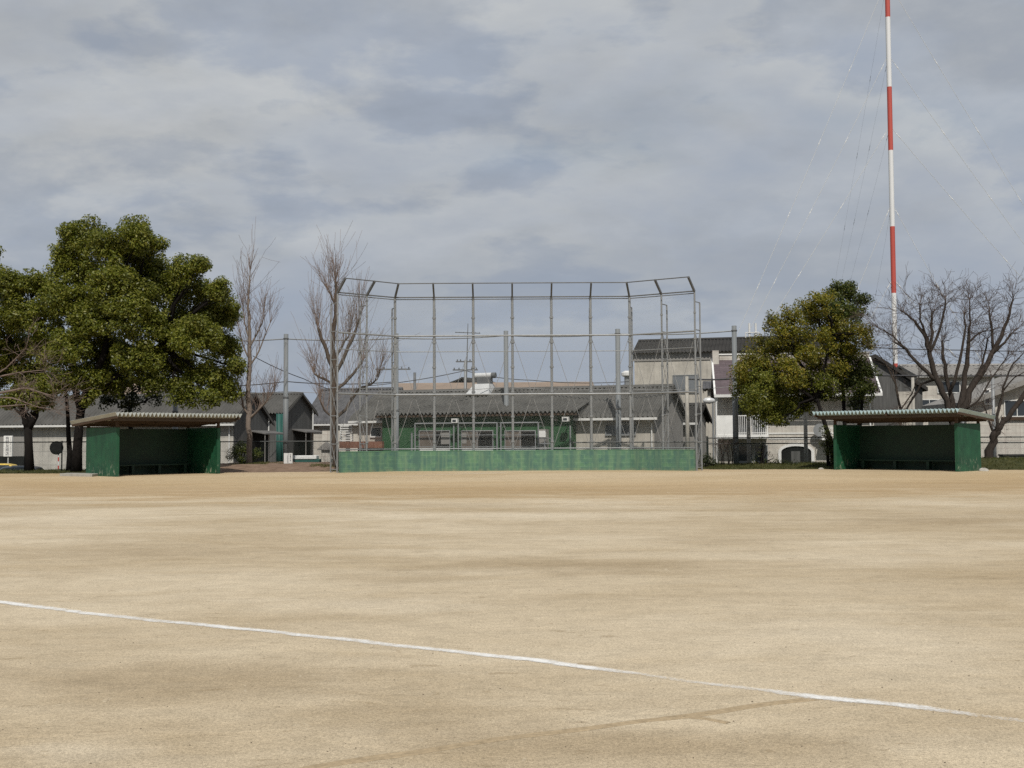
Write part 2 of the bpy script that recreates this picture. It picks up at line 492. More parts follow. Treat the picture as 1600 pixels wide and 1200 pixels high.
sd = bpy.data.lights.new("sun", "SUN"); sd.energy = 3.5; sd.angle = rad(0.53); sd.color = (1.0, 0.95, 0.87)
so = bpy.data.objects.new("sun", sd); COL.objects.link(so)
so.rotation_euler = (-sv).to_track_quat("-Z", "Y").to_euler()
so.location = sv * 100
S.view_settings.view_transform = "Standard"; S.view_settings.look = "None"
S.render.engine = "CYCLES"
S.cycles.use_denoising = False
S.view_settings.exposure = 0.0; S.view_settings.gamma = 1.0

# ------------------------------------------------------------------ ground
def lerp_pts(x, pts):
    return float(np.interp(x, [p[0] for p in pts], [p[1] for p in pts]))


def edge_y(x):   # where the field bank drops to the street
    return lerp_pts(x, [(-40, 62), (-22, 62), (-18, 66.0), (-10.5, 67.2), (-7.5, 61.0), (9, 60.6), (12, 62.6), (30, 62.6), (60, 62.6)])


def bank_h(x):
    return lerp_pts(x, [(-40, 0.05), (-22, 0.05), (-18, 0.25), (-13, 0.34), (-9.2, 0.25), (-8, 0.05), (10, 0.05), (11, 0.18), (20, 0.2), (22.5, 0.22), (24, 0.45), (26, 0.4), (40, 0.4)])


def bank_y(x):
    return lerp_pts(x, [(-40, 57), (-22, 57), (-17, 56.5), (-12, 56.8), (-8, 58.0), (9, 58.2), (11, 57.6), (20, 56.8), (22, 55.0), (24, 54.0), (60, 53.5)])


def smooth(t):
    t = min(1, max(0, t)); return t * t * (3 - 2 * t)


def ground_z(x, y):
    z = bank_h(x) * smooth((y - bank_y(x)) / 4.0)
    z += 0.05 * (math.sin(x * 1.7 + y) * math.sin(y * 1.3 - x * 0.6)) * smooth((y - bank_y(x)) / 2.0)
    return z + (STREET - 0.004 - z) * smooth((y - edge_y(x)) / 1.4)


xs = np.unique(np.concatenate([[-3000, -1200, -500, -250, -140, -90, -60, -45], np.arange(-36, 36.01, 0.6), [45, 60, 90, 140, 250, 500, 1200, 3000]]))
ys = np.unique(np.concatenate([[-500, -200, -80, -40, -20, -10], np.arange(-4, 50, 1.5), np.arange(50, 70, 0.5), [72, 76, 82, 90, 105, 130, 180, 260, 400, 700, 1300, 2500, 4000]]))
gv, gsoil, ggr = [], [], []
for y in ys:
    for x in xs:
        gv.append((x, y, ground_z(float(x), float(y)) - (0.1 if y > 64 and x < -22 else 0)))
        t = smooth((y - bank_y(float(x)) + 0.3) / 0.9) if y > 40 else 0.0
        gsoil.append(t)
        ggr.append(lerp_pts(float(x), [(-60, 0.9), (-22, 0.9), (-18, 0.1), (-10.5, 0.12), (-9, 0.6), (8, 0.8), (11, 0.9), (60, 0.9)]) * t)
nx = len(xs)
gf = [(j * nx + i, j * nx + i + 1, (j + 1) * nx + i + 1, (j + 1) * nx + i) for j in range(len(ys) - 1) for i in range(nx - 1)]


def ground_mat():
    mt, nt, b = nodes("sandy_field")
    co = objco(nt)
    sp = nt.nodes.new("ShaderNodeSeparateXYZ"); L(nt, co, sp.inputs[0])
    big = noise(nt, objco(nt, (0.55, 1.0, 1)), 0.16, 6, 0.6, 0.6)
    mid = noise(nt, objco(nt, (0.5, 1.0, 1)), 0.75, 6, 0.62, 0.4)
    fine = noise(nt, co, 55, 3, 0.7)
    grit = noise(nt, co, 170, 2, 0.6)
    c = mixc(nt, ramp(nt, big, [(0.38, 0), (0.60, 1)]), (0.420, 0.336, 0.222), (0.548, 0.464, 0.338))
    c = mixc(nt, ramp(nt, mid, [(0.34, 0.34), (0.54, 0)]), c, (0.305, 0.228, 0.130))
    # raked dirt of the infield: a worn ring round home plate
    dx = math_n(nt, "SUBTRACT", sp.outputs[0], 1.0); dy = math_n(nt, "SUBTRACT", sp.outputs[1], 56.0)
    r = math_n(nt, "SQRT", math_n(nt, "ADD", math_n(nt, "MULTIPLY", math_n(nt, "MULTIPLY", dx, dx), 0.35), math_n(nt, "MULTIPLY", dy, dy)))
    rn = math_n(nt, "ADD", r, math_n(nt, "MULTIPLY", math_n(nt, "SUBTRACT", mid, 0.5), 16.0))
    infield = ramp(nt, math_n(nt, "DIVIDE", rn, 40.0), [(0.25, 0.45), (0.40, 0.65), (0.56, 0.55), (0.72, 0.0)])
    c = mixc(nt, infield, c, (0.475, 0.345, 0.190))
    ring = ramp(nt, math_n(nt, "DIVIDE", rn, 40.0), [(0.34, 0.0), (0.48, 0.40), (0.56, 0.42), (0.66, 0.0)])
    c = mixc(nt, ring, c, (0.300, 0.200, 0.100))
    # thin wind-laid streaks
    st = noise(nt, objco(nt, (0.12, 1.3, 1)), 1.1, 5, 0.6, 0.3)
    c = mixc(nt, ramp(nt, st, [(0.52, 0), (0.70, 0.30)]), c, (0.58, 0.49, 0.35))
    # damp and dry patches where the surface was raked or watered
    pn = noise(nt, objco(nt, (0.6, 1.0, 1)), 0.9, 6, 0.65, 0.5)
    def patch(px, py, wpx, hpx):
        a = G(px, py); rx = (G(px + wpx, py) - a).length; ry = (G(px, py - hpx) - G(px, py + hpx)).length / 2
        ex = math_n(nt, "DIVIDE", math_n(nt, "SUBTRACT", sp.outputs[0], a.x), rx); ey = math_n(nt, "DIVIDE", math_n(nt, "SUBTRACT", sp.outputs[1], a.y), ry)
        q = math_n(nt, "SQRT", math_n(nt, "ADD", math_n(nt, "MULTIPLY", ex, ex), math_n(nt, "MULTIPLY", ey, ey)))
        q = math_n(nt, "ADD", q, math_n(nt, "MULTIPLY", math_n(nt, "SUBTRACT", pn, 0.5), 2.2))
        return ramp(nt, q, [(0.15, 1.0), (1.0, 0.0)])
    for (px, py, w, h, k) in ((880, 884, 330, 16, 0.62), (1490, 812, 260, 11, 0.55), (240, 862, 340, 16, 0.45), (620, 902, 200, 10, 0.4), (330, 1065, 520, 44, 0.62), (1020, 1165, 480, 40, 0.6), (620, 1120, 300, 30, 0.4), (650, 790, 420, 6, 0.35), (1150, 845, 220, 8, 0.35), (250, 1130, 160, 20, 0.3)):
        c = mixc(nt, math_n(nt, "MULTIPLY", patch(px, py, w, h), k * 0.8), c, (0.285, 0.214, 0.128))
    for (px, py, w, h, k) in ((1330, 985, 380, 46, 0.55), (120, 1170, 170, 28, 0.6), (560, 945, 300, 22, 0.5), (800, 806, 420, 9, 0.6), (1300, 870, 260, 18, 0.4), (120, 815, 200, 12, 0.5)):
        c = mixc(nt, math_n(nt, "MULTIPLY", patch(px, py, w, h), k), c, (0.605, 0.525, 0.400))
    n6 = noise(nt, objco(nt, (0.8, 1.0, 1)), 3.2, 9, 0.75, 0.3)
    c = mixc(nt, 1.0, c, ramp(nt, n6, [(0.30, 0.86), (0.5, 1.0), (0.70, 1.10)]), "MULTIPLY")
    n7 = noise(nt, co, 16, 6, 0.75)
    c = mixc(nt, 1.0, c, ramp(nt, n7, [(0.30, 0.84), (0.5, 1.0), (0.70, 1.12)]), "MULTIPLY")
    sc_ = noise(nt, objco(nt, (1.6, 4.0, 1)), 2.4, 3, 0.5, 0.8)
    c = mixc(nt, ramp(nt, sc_, [(0.665, 0), (0.70, 0.38)]), c, (0.24, 0.175, 0.10))
    sc2 = noise(nt, objco(nt, (3.5, 1.6, 1)), 1.7, 4, 0.6, 1.0)
    c = mixc(nt, ramp(nt, sc2, [(0.66, 0), (0.72, 0.35)]), c, (0.62, 0.54, 0.41))
    # grit
    c = mixc(nt, 1.0, c, ramp(nt, fine, [(0.25, 0.58), (0.5, 1.0), (0.75, 1.30)]), "MULTIPLY")
    c = mixc(nt, 1.0, c, ramp(nt, grit, [(0.30, 0.62), (0.5, 1.0), (0.72, 1.38)]), "MULTIPLY")
    vo = nt.nodes.new("ShaderNodeTexVoronoi"); vo.inputs["Scale"].default_value = 9.0; L(nt, co, vo.inputs["Vector"])
    speck = math_n(nt, "LESS_THAN", vo.outputs["Distance"], 0.05)
    c = mixc(nt, math_n(nt, "MULTIPLY", speck, 0.55), c, (0.12, 0.09, 0.06))
    at = nt.nodes.new("ShaderNodeAttribute"); at.attribute_name = "soil"
    ag = nt.nodes.new("ShaderNodeAttribute"); ag.attribute_name = "grassy"
    soilc = mixc(nt, ramp(nt, noise(nt, co, 2.5, 6, 0.7), [(0.3, 0), (0.7, 1)]), (0.13, 0.088, 0.062), (0.26, 0.185, 0.135))
    grassc = mixc(nt, ramp(nt, noise(nt, co, 3.0, 6, 0.7), [(0.3, 0), (0.7, 1)]), (0.028, 0.034, 0.013), (0.08, 0.076, 0.03))
    sn = noise(nt, co, 1.6, 5, 0.65)
    gfac = ramp(nt, math_n(nt, "ADD", ag.outputs["Fac"], math_n(nt, "SUBTRACT", sn, 0.5)), [(0.42, 0), (0.60, 1)])
    sfac = ramp(nt, math_n(nt, "ADD", at.outputs["Fac"], math_n(nt, "MULTIPLY", math_n(nt, "SUBTRACT", sn, 0.5), 0.8)), [(0.40, 0), (0.60, 1)])
    c = mixc(nt, sfac, c, mixc(nt, gfac, soilc, grassc))
    L(nt, c, b.inputs["Base Color"]); b.inputs["Roughness"].default_value = 0.95
    b.inputs["Specular IOR Level"].default_value = 0.1
    h = math_n(nt, "ADD", math_n(nt, "MULTIPLY", mid, 5.0), math_n(nt, "ADD", math_n(nt, "MULTIPLY", fine, 0.30), math_n(nt, "MULTIPLY", grit, 0.12)))
    bump(nt, h, b, 0.55, 0.02)
    return mt


MT["ground"] = ground_mat()
gme = bpy.data.meshes.new("ground"); gme.from_pydata(gv, [], gf); gme.update()
for nm, vals in (("soil", gsoil), ("grassy", ggr)):
    a = gme.attributes.new(nm, "FLOAT", "POINT"); a.data.foreach_set("value", np.array(vals, dtype=np.float32))
gme.polygons.foreach_set("use_smooth", [True] * len(gme.polygons))
gme.materials.append(MT["ground"])
go = bpy.data.objects.new("ground", gme); COL.objects.link(go)
tag(go, "pale sandy baseball field with brown raked patches", None, None, "structure")

MT["asphalt"] = M("asphalt", (0.055, 0.055, 0.056), 0.9, 0.2, 3.0, bmp=0.3)
st = MB()
st.add([(-120, 63.9, STREET), (120, 63.9, STREET), (120, 63.95, STREET), (-14, 73.8, STREET), (-120, 73.8, STREET)], [(0, 1, 2, 3, 4)])
tag(st.build("street", "asphalt"), "narrow grey asphalt street behind the field", None, None, "structure")


def chalk_mat():
    mt, nt, b = nodes("chalk")
    co = objco(nt)
    at = nt.nodes.new("ShaderNodeAttribute"); at.attribute_name = "wear"
    n1 = noise(nt, co, 7, 8, 0.75); n2 = noise(nt, co, 60, 4, 0.75)
    v = math_n(nt, "ADD", math_n(nt, "MULTIPLY", n1, 0.7), math_n(nt, "MULTIPLY", n2, 0.5))
    v = math_n(nt, "SUBTRACT", v, at.outputs["Fac"])
    L(nt, ramp(nt, v, [(0.26, 0.0), (0.58, 0.95)]), b.inputs["Alpha"])
    b.inputs["Base Color"].default_value = (0.80, 0.79, 0.76, 1); b.inputs["Roughness"].default_value = 0.9
    return mt


MT["chalk"] = chalk_mat()


def ground_strip(name, pts, width, mat, z, wear=None, label="", step=0.06, profile=None, wob=0.25):
    """strip along ground points; wear: [(fraction, value)]"""
    pts = [Vector(p) for p in pts]
    seg = [0.0]
    for a, b_ in zip(pts, pts[1:]): seg.append(seg[-1] + (b_ - a).length)
    n = int(seg[-1] / step) + 2
    cols = profile or [(-1.1, 0, 0.46), (-0.62, 0, 0.27), (-0.36, 0.0, 0.05), (0.0, 0.0, 0.0), (0.36, 0.0, 0.05), (0.62, 0, 0.27), (1.1, 0, 0.46)]
    vs, ws, fs = [], [], []
    rr = random.Random(3)
    j = 0
    wv = 1.0
    for i in range(n):
        s = seg[-1] * i / (n - 1)
        while j < len(seg) - 2 and s > seg[j + 1]: j += 1
        t = (s - seg[j]) / (seg[j + 1] - seg[j])
        p = pts[j].lerp(pts[j + 1], t); d = (pts[j + 1] - pts[j]).normalized(); nrm = Vector((-d.y, d.x, 0))
        wv = 0.9 * wv + 0.1 * (1 + rr.uniform(-wob, wob) * 3)
        sh = 0.02 * math.sin(s * 2.1) + 0.01 * math.sin(s * 7.3)
        for (u, hz_, w) in cols:
            q = p + nrm * (u * width * wv + sh + rr.uniform(-0.004, 0.004))
            vs.append((q.x, q.y, z + hz_ + 0.0))
            ws.append(w + (lerp_pts(s / seg[-1], wear) if wear else 0))
    k = len(cols)
    for i in range(n - 1):
        for c in range(k - 1):
            a = i * k + c; fs.append((a, a + k, a + k + 1, a + 1))
    me = bpy.data.meshes.new(name); me.from_pydata(vs, [], fs); me.update()
    a = me.attributes.new("wear", "FLOAT", "POINT"); a.data.foreach_set("value", np.array(ws, dtype=np.float32))
    me.materials.append(MT[mat])
    me.polygons.foreach_set("use_smooth", [True] * len(me.polygons))
    o = bpy.data.objects.new(name, me); COL.objects.link(o)
    return tag(o, label, None, None, "structure")


fl = [(-300, 908), (0, 942), (130, 957), (320, 978), (560, 1001), (800, 1029), (1000, 1054), (1260, 1087), (1400, 1102.5), (1600, 1128), (1750, 1150)]
ground_strip("foul_line", [G(*p) for p in fl], 0.115, "chalk", 0.004,
             [(0, 0.10), (0.28, 0.04), (0.42, 0.13), (0.50, 0.06), (0.62, 0.10), (0.73, 0.02), (0.765, 0.08), (0.79, 0.24), (0.85, 0.22), (0.875, 0.02), (0.92, 0.06), (0.945, 0.25), (1, 0.24)],
             "white chalk line crossing the sandy foreground")
ground_strip("far_chalk_line", [G(505, 748), G(640, 743.5), G(790, 738.5)], 0.14, "chalk", 0.004, [(0, 0.30), (0.5, 0.15), (1, 0.12)],
             "faint white chalk line in front of the backstop wall", step=0.3)
MT["rut"] = M("rut_sand", (0.405, 0.315, 0.200), 0.95, 0.3, 20, bmp=0.3)
rp = [(-0.5, 0.0, 0), (-0.3, 0.003, 0), (-0.1, 0.0015, 0), (0.1, 0.0015, 0), (0.3, 0.003, 0), (0.5, 0.0, 0)]
ground_strip("drag_track", [G(470, 1203), G(640, 1178), G(860, 1145), G(1080, 1116), G(1200, 1100), G(1278, 1091)], 0.085, "rut", 0.0008, None,
             "shallow drag mark running towards the chalk line", step=0.05, profile=rp)
ground_strip("drag_track", [G(1062, 1119), G(1100, 1124), G(1135, 1131)], 0.05, "rut", 0.0008, None,
             "short curved drag mark branching from the long one", step=0.05, profile=rp)

# pebbles and bits of leaf on the sand
pb = MB()
rr = random.Random(11)
for _ in range(260):
    px, py = rr.uniform(-50, 1650), 770 + 430 * rr.random() ** 0.8
    g = G(px, py); r = rr.uniform(0.002, 0.006)
    nsd = 5
    top = [(g.x + r * math.cos(k * 1.257) * rr.uniform(0.7, 1.5), g.y + r * math.sin(k * 1.257) * rr.uniform(0.7, 1.3), 0.001) for k in range(nsd)]
    pb.add(top + [(g.x, g.y, r * 0.9)], [(k, (k + 1) % nsd, nsd) for k in range(nsd)])
MT["pebble"] = M("pebble", (0.13, 0.10, 0.075), 0.9, 0.5, 3.0)
tag(pb.build("pebbles", "pebble"), "tiny dark pebbles scattered over the sand", "pebbles", None, "stuff")


# ------------------------------------------------------------------ dugouts
def dugout(label, fr, Lf, dep, roof_mat, overl, overr):
    r = root_fr("dugout", fr, label, "dugout", "green baseball dugouts")
    t = 0.16
    for (x0, x1) in ((0, t), (Lf - t, Lf)):
        MB().box(x0, x1, 0, dep, -0.05, 2.22).build("side_wall", "dugout", r, bevel=0.01)
    MB().box(t, Lf - t, dep - t, dep - 0.002, -0.05, 2.18).build("back_wall", "dugout_shaded", r)
    # roof falls to the back
    yf, yb = -0.72, dep + 0.75
    zf = 2.80; sl = -0.078
    zr = lambda y: zf + sl * (y - yf)
    x0, x1 = -overl, Lf + overr
    rf = MB().corr(x0, x1, 0.195, 0.095, [(yf, zr(yf)), (dep * 0.5, zr(dep * 0.5)), (yb, zr(yb))], "vee", 2)
    rf.build("roof", roof_mat, r, solid=0.022)
    # beams run along the length, rafters across
    for y, h in ((-0.10, 0.17), (dep * 0.5, 0.14), (dep - 0.08, 0.14)):
        MB().box(x0 + 0.12, x1 - 0.12, y - 0.05, y + 0.05, zr(y) - 0.10 - h, zr(y) - 0.10).build("beam", "wood", r)
    for x in (x0 + 0.10, Lf * 0.5, x1 - 0.10):
        q = MB()
        a, b_ = yf + 0.03, yb - 0.03
        q.prism([(a, zr(a) - 0.075), (b_, zr(b_) - 0.075), (b_, zr(b_) - 0.18), (a, zr(a) - 0.18)], x - 0.04, x + 0.04, "x")
        q.build("rafter", "wood", r)
    MB().box(x0 + 0.10, x1 - 0.10, yf + 0.30, yf + 0.37, zr(yf) - 0.29, zr(yf) - 0.105).build("fascia", "timber_pale", r)
    for x in (t * 0.5, Lf - t * 0.5):
        for y in (0.0, dep - 0.12):
            MB().box(x - 0.06, x + 0.06, y + 0.01, y + 0.11, 2.22, zr(y) - 0.1).build("stub_post", "wood", r)
    bn = MB().box(t + 0.25, Lf - t - 0.25, dep - 0.75, dep - 0.38, 0.42, 0.49).build("bench", "dugout_shaded", r, bevel=0.01)
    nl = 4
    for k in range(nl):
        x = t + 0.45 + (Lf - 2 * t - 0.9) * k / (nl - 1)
        MB().box(x - 0.07, x + 0.07, dep - 0.72, dep - 0.42, 0.05, 0.42).build("leg", "dugout_shaded", bn)
    return r


MT["roof_l"] = M("white_folded_sheet", (0.40, 0.41, 0.37), 0.5, 0.15, 2.0, streak=0.3)
MT["roof_r"] = M("pale_blue_folded_sheet", (0.36, 0.46, 0.46), 0.5, 0.15, 2.0, streak=0.3)
g0 = G(181, 745)
frL = Fr((g0.x, g0.y), 47)
LL = frL.hit(344, 741, 0)[0]
dugout("green dugout with white roof edge under the big left tree", frL, LL, 2.85, "roof_l", 0.42, 0.72)
g1 = G(1498, 737.2)
fq = Fr((g1.x, g1.y), -45)
LR = -fq.hit(1303, 735.5, 0)[0]
o2 = fq.w(-LR, 0)
frR = Fr((o2.x, o2.y), -45)
dugout("green dugout with pale blue roof edge beside the bare cherry tree", frR, LR, 2.5, "roof_r", 0.72, 0.42)

# ------------------------------------------------------------------ backstop
D0 = 58.0
X0 = (617 - 800) / F * D0; X1 = (985 - 800) / F * D0
AL = rad(40); BAY = 1.70
ca, sa = math.cos(AL), math.sin(AL)
bp = [(X0 - 2 * BAY * ca, D0 - 2 * BAY * sa), (X0 - BAY * ca, D0 - BAY * sa)]
bp += [(X0 + (X1 - X0) * k / 6, D0) for k in range(7)]
AR, BAYR = rad(33), 1.80
cr, sr = math.cos(AR), math.sin(AR)
bp += [(X1 + BAYR * cr, D0 - BAYR * sr), (X1 + 2 * BAYR * cr, D0 - 2 * BAYR * sr)]
nrm = []   # towards the back
for k in range(11):
    if k < 2: nrm.append(Vector((-sa, ca, 0)))
    elif k == 2: nrm.append(Vector((-math.sin(AL / 2), math.cos(AL / 2), 0)))
    elif k < 8: nrm.append(Vector((0, 1, 0)))
    elif k == 8: nrm.append(Vector((math.sin(AR / 2), math.cos(AR / 2), 0)))
    else: nrm.append(Vector((sr, cr, 0)))
ZT, ZU, ZM, ZL = 8.87, 6.88, 6.08, 3.88
bs = empty("backstop_frame", (0, D0, 0), "tall grey steel backstop frame with inclined top behind home plate", "backstop")
off0 = Vector((0, -D0, 0))
bpts = [Vector((x, y, 0)) + off0 for x, y in bp]
for k, p in enumerate(bpts):
    w = 0.125 if 2 <= k <= 8 else 0.085
    pm = MB().tube([p, p + Vector((0, 0, ZT))], w / 2 * 1.05, 8)
    for i in range(1, 7):
        pm.lathe(p + Vector((0, 0, i * ZT / 7 + 0.2)), [(w * 0.53, -0.05), (w * 0.78, -0.045), (w * 0.78, 0.045), (w * 0.53, 0.05)], 8)
    pm.build("post", "galv", bs)
    n = nrm[k]; dd = 0.62
    tr = MB()
    q = p + n * dd
    zt = 8.35
    tr.tube([q, q + Vector((0, 0, zt))], 0.042, 6)
    nz = 6; hs = zt / nz
    for i in range(nz + 1):
        z = max(0.15, i * hs)
        tr.tube([p + Vector((0, 0, z)), q + Vector((0, 0, z))], 0.028, 5)
        if i < nz - 1:
            tr.tube([p + Vector((0, 0, z)), q + Vector((0, 0, z + hs))], 0.014, 4)
            tr.tube([q + Vector((0, 0, z)), p + Vector((0, 0, z + hs))], 0.014, 4)
    tr.build("rear_truss", "galv", bs)
    tip = p - n * 0.72 + Vector((0, 0, ZT + 0.62))
    MB().bar(p + Vector((0, 0, ZT - 0.02)), tip, 0.085, 0.11).build("overhang_arm", "galv_dark", bs)  # darker steel than the posts paints in the shade on the arms
for (z, rr_, o) in ((ZT, 0.035, 0), (ZT - 0.11, 0.025, 0), (ZU, 0.045, -0.07), (ZM, 0.022, 0.07), (ZL, 0.05, -0.07), (1.12, 0.03, 0.03)):
    MB().tube([p + nrm[k] * o + Vector((0, 0, z)) for k, p in enumerate(bpts)], rr_, 6).build("rail", "galv" if z < 8 else "galv_dark", bs)
MB().tube([p - nrm[k] * 0.72 + Vector((0, 0, ZT + 0.62)) for k, p in enumerate(bpts)], 0.028, 6).build("top_rail", "galv_dark", bs)
for k in range(10):
    a, b_ = bpts[k], bpts[k + 1]; mid = (a + b_) / 2; o = nrm[k] * 0.09
    br = MB()
    zz = lambda p, z: p + o + Vector((0, 0, z))
    br.tube([zz(a, ZU), zz(mid, ZL)], 0.011, 4); br.tube([zz(b_, ZU), zz(mid, ZL)], 0.011, 4)
    br.tube([zz(mid, ZL), zz(a, 1.0)], 0.011, 4); br.tube([zz(mid, ZL), zz(b_, 1.0)], 0.011, 4)
    br.build("brace_rod", "wire", bs)


def uv_sheet(name, mat, pts, z0, z1, parent, thick=0.0):
    """vertical sheet along pts (Vectors) with metric UVs"""
    vs, fs, uvs = [], [], []
    s = 0
    for i, p in enumerate(pts):
        if i: s += (pts[i] - pts[i - 1]).length
        vs += [(p.x, p.y, z0 if not callable(z0) else z0(p)), (p.x, p.y, z1)]; uvs += [(s, z0 if not callable(z0) else 0), (s, z1)]
    for i in range(len(pts) - 1): fs.append((2 * i, 2 * i + 2, 2 * i + 3, 2 * i + 1))
    me = bpy.data.meshes.new(name); me.from_pydata(vs, [], fs); me.update()
    ul = me.uv_layers.new(name="UVMap")
    for lp in me.loops: ul.data[lp.index].uv = uvs[lp.vertex_index]
    me.materials.append(MT[mat])
    o = bpy.data.objects.new(name, me); COL.objects.link(o); o.parent = parent
    return o


uv_sheet("netting", "net", [p - nrm[k] * 0.09 for k, p in enumerate(bpts)], 1.06, ZT - 0.02, bs)

# low wall at its foot
wl = empty("low_wall", (0, D0, 0), "low weathered green concrete wall along the foot of the backstop", "wall")
front = [p - nrm[k] * (0.30 / (1 if k not in (2, 8) else math.cos(AL / 2))) for k, p in enumerate(bpts)]
back = [p - nrm[k] * (0.13 / (1 if k not in (2, 8) else math.cos(AL / 2))) for k, p in enumerate(bpts)]
uvv, vs, fs = [], [], []
s = 0
for i in range(11):
    if i: s += (front[i] - front[i - 1]).length
    for (q, z) in ((front[i], -0.05), (front[i], 1.0), (back[i], 1.0), (back[i], -0.05)):
        vs.append((q.x, q.y, z)); uvv.append((s, z + (0.2 if q is back[i] and z > 0 else 0)))
for i in range(10):
    a, b_ = 4 * i, 4 * i + 4
    for c in range(3): fs.append((a + c, b_ + c, b_ + c + 1, a + c + 1))
fs += [(0, 1, 2, 3), (43, 42, 41, 40)]
me = bpy.data.meshes.new("wall_body"); me.from_pydata(vs, [], fs); me.update()
ul = me.uv_layers.new(name="UVMap")
for lp in me.loops: ul.data[lp.index].uv = uvv[lp.vertex_index]
me.materials.append(MT["bsgreen"])
wo_ = bpy.data.objects.new("wall_body", me); COL.objects.link(wo_); wo_.parent = wl
MT["coping"] = M("pale_green_coping", (0.13, 0.26, 0.17), 0.8, 0.2, 3.0)
cp = MB()
for i in range(10):
    f0, f1, b0, b1 = front[i], front[i + 1], back[i], back[i + 1]
    e0 = (f0 - b0).normalized() * 0.015; e1 = (f1 - b1).normalized() * 0.015
    up0, up1 = Vector((0, 0, 1.003)), Vector((0, 0, 1.035))
    cp.add([f0 + e0 + up0, f1 + e1 + up0, b1 - e1 + up0, b0 - e0 + up0, f0 + e0 + up1, f1 + e1 + up1, b1 - e1 + up1, b0 - e0 + up1],
           [(0, 1, 2, 3), (7, 6, 5, 4), (0, 4, 5, 1), (2, 6, 7, 3)])
cp.build("coping", "coping", wl)

# ------------------------------------------------------------------ tall net poles
npx = [(275, 524, 66.5), (447, 522, 66.0), (619, 521, 65.6), (790.5, 517, 67.6), (965, 514, 62.9), (1147, 509, 62.2)]
descs = ["grey net pole rising behind the left dugout roof into the big tree", "tall grey net pole above the small white notice board", "tall grey net pole right behind a backstop post left of the clubhouse doors",
         "tall grey net pole rising through the clubhouse roof", "tall grey net pole in front of the cream warehouse window", "tall grey net pole in front of the mauve roofed flats"]
ptop = []
for (px, py, D), ds in zip(npx, descs):
    t = P(px, py, D); gz = ground_z(t.x, D) if px != 790.5 else STREET
    r = empty("net_pole", (t.x, D, gz), ds, "pole", "tall grey net poles behind the backstop")
    h = t.z - gz
    MB().tube([(0, 0, -0.1), (0, 0, h * 0.5), (0, 0, h * 0.5 + 0.01), (0, 0, h)], [0.155, 0.155, 0.135, 0.135], 12).build("shaft", "pole_grey", r, smooth=True)
    MB().lathe((0, 0, h - 0.30), [(0.15, 0), (0.165, 0.01), (0.165, 0.06), (0.15, 0.07)], 12).build("collar", "galv_dark", r)
    MB().lathe((0, 0, h * 0.5 - 0.05), [(0.16, 0), (0.17, 0.02), (0.17, 0.10), (0.16, 0.12)], 12).build("clamp", "galv_dark", r)
    ptop.append(Vector((t.x, D, t.z - 0.28)))
lx = P(110, 531, 66.5)
pl = [Vector((lx.x, 66.5, ptop[0].z))] + ptop
wr = MB()
for a, b_ in zip(pl, pl[1:]):
    seg = [a.lerp(b_, i / 8) - Vector((0, 0, 0.10 * 4 * (i / 8) * (1 - i / 8))) for i in range(9)]
    wr.tube(seg, 0.035, 5)
tag(wr.build("span_cable", "galv"), "grey cable strung along the tops of the tall net poles", "cable")
wr = MB()
for a, b_ in zip(pl[1:], pl[2:]):
    seg = [a.lerp(b_, i / 8) - Vector((0, 0, 3.05 + 0.12 * 4 * (i / 8) * (1 - i / 8))) for i in range(9)]
    wr.tube(seg, 0.014, 4)
tag(wr.build("span_cable", "wire"), "thinner lower cable tied between the tall net poles", "cable")


# ------------------------------------------------------------------ buildings
def gable_house(name, label, fr, x0, x1, dep, zE, zR, roof="roof", wall="cream", base=STREET, over=0.5, side=0.35, per=0.27, amp=0.06,
                bend=True, gutter=True, gable_mat=None, group=None):
    r = root_fr(name, fr, label, "building", group)
    h = dep / 2; sl = (zR - zE) / h
    wz = lambda y: zE + sl * min(y, dep - y) - 0.07
    MB().prism([(over, base), (dep - over, base), (dep - over, wz(dep - over)), (h, wz(h)), (over, wz(over))], x0 + side, x1 - side, "x").build("wall", wall, r)
    if gable_mat:
        MB().prism([(over + 0.01, base), (dep - over - 0.01, base), (dep - over - 0.01, wz(dep - over) - 0.02), (h, wz(h) - 0.02), (over + 0.01, wz(over) - 0.02)], x1 - side + 0.003, x1 - side + 0.05, "x").build("gable_cladding", gable_mat, r)
    path = [(0, zE), (0.30, zE + sl * 0.30 + (0.10 if bend else 0)), (h, zR + (0.05 if bend else 0)), (dep - 0.3, zE + sl * 0.3 + (0.10 if bend else 0)), (dep, zE)]
    if bend: path[0] = (0, zE - 0.02)
    rf = MB()
    if per: rf.corr(x0, x1, per, amp, path)
    else:
        rf.add([(x, y, z) for (y, z) in path for x in (x0, x1)], [(2 * i, 2 * i + 1, 2 * i + 3, 2 * i + 2) for i in range(4)])
    ro = rf.build("roof", roof, r, solid=0.05 if not per else 0.0)
    cap = MB().prism([(h - 0.22, zR - 0.02), (h, zR + 0.13), (h + 0.22, zR - 0.02), (h, zR + 0.06)], x0 - 0.02, x1 + 0.02, "x")
    cap.build("ridge_cap", roof, ro)
    for x in (x0, x1):
        q = MB()
        for s0, s1 in ((0, h), (dep, h)):
            q.prism([(s0, zE - 0.16), (s0, zE + 0.03), (s1, zR + 0.08), (s1, zR - 0.11)], x - 0.03, x + 0.03, "x")
        q.build("rake_board", roof, ro)
    if gutter:
        MB().box(x0, x1, -0.10, 0.06, zE - 0.17, zE - 0.035).build("gutter", "white_trim", r)
    return r


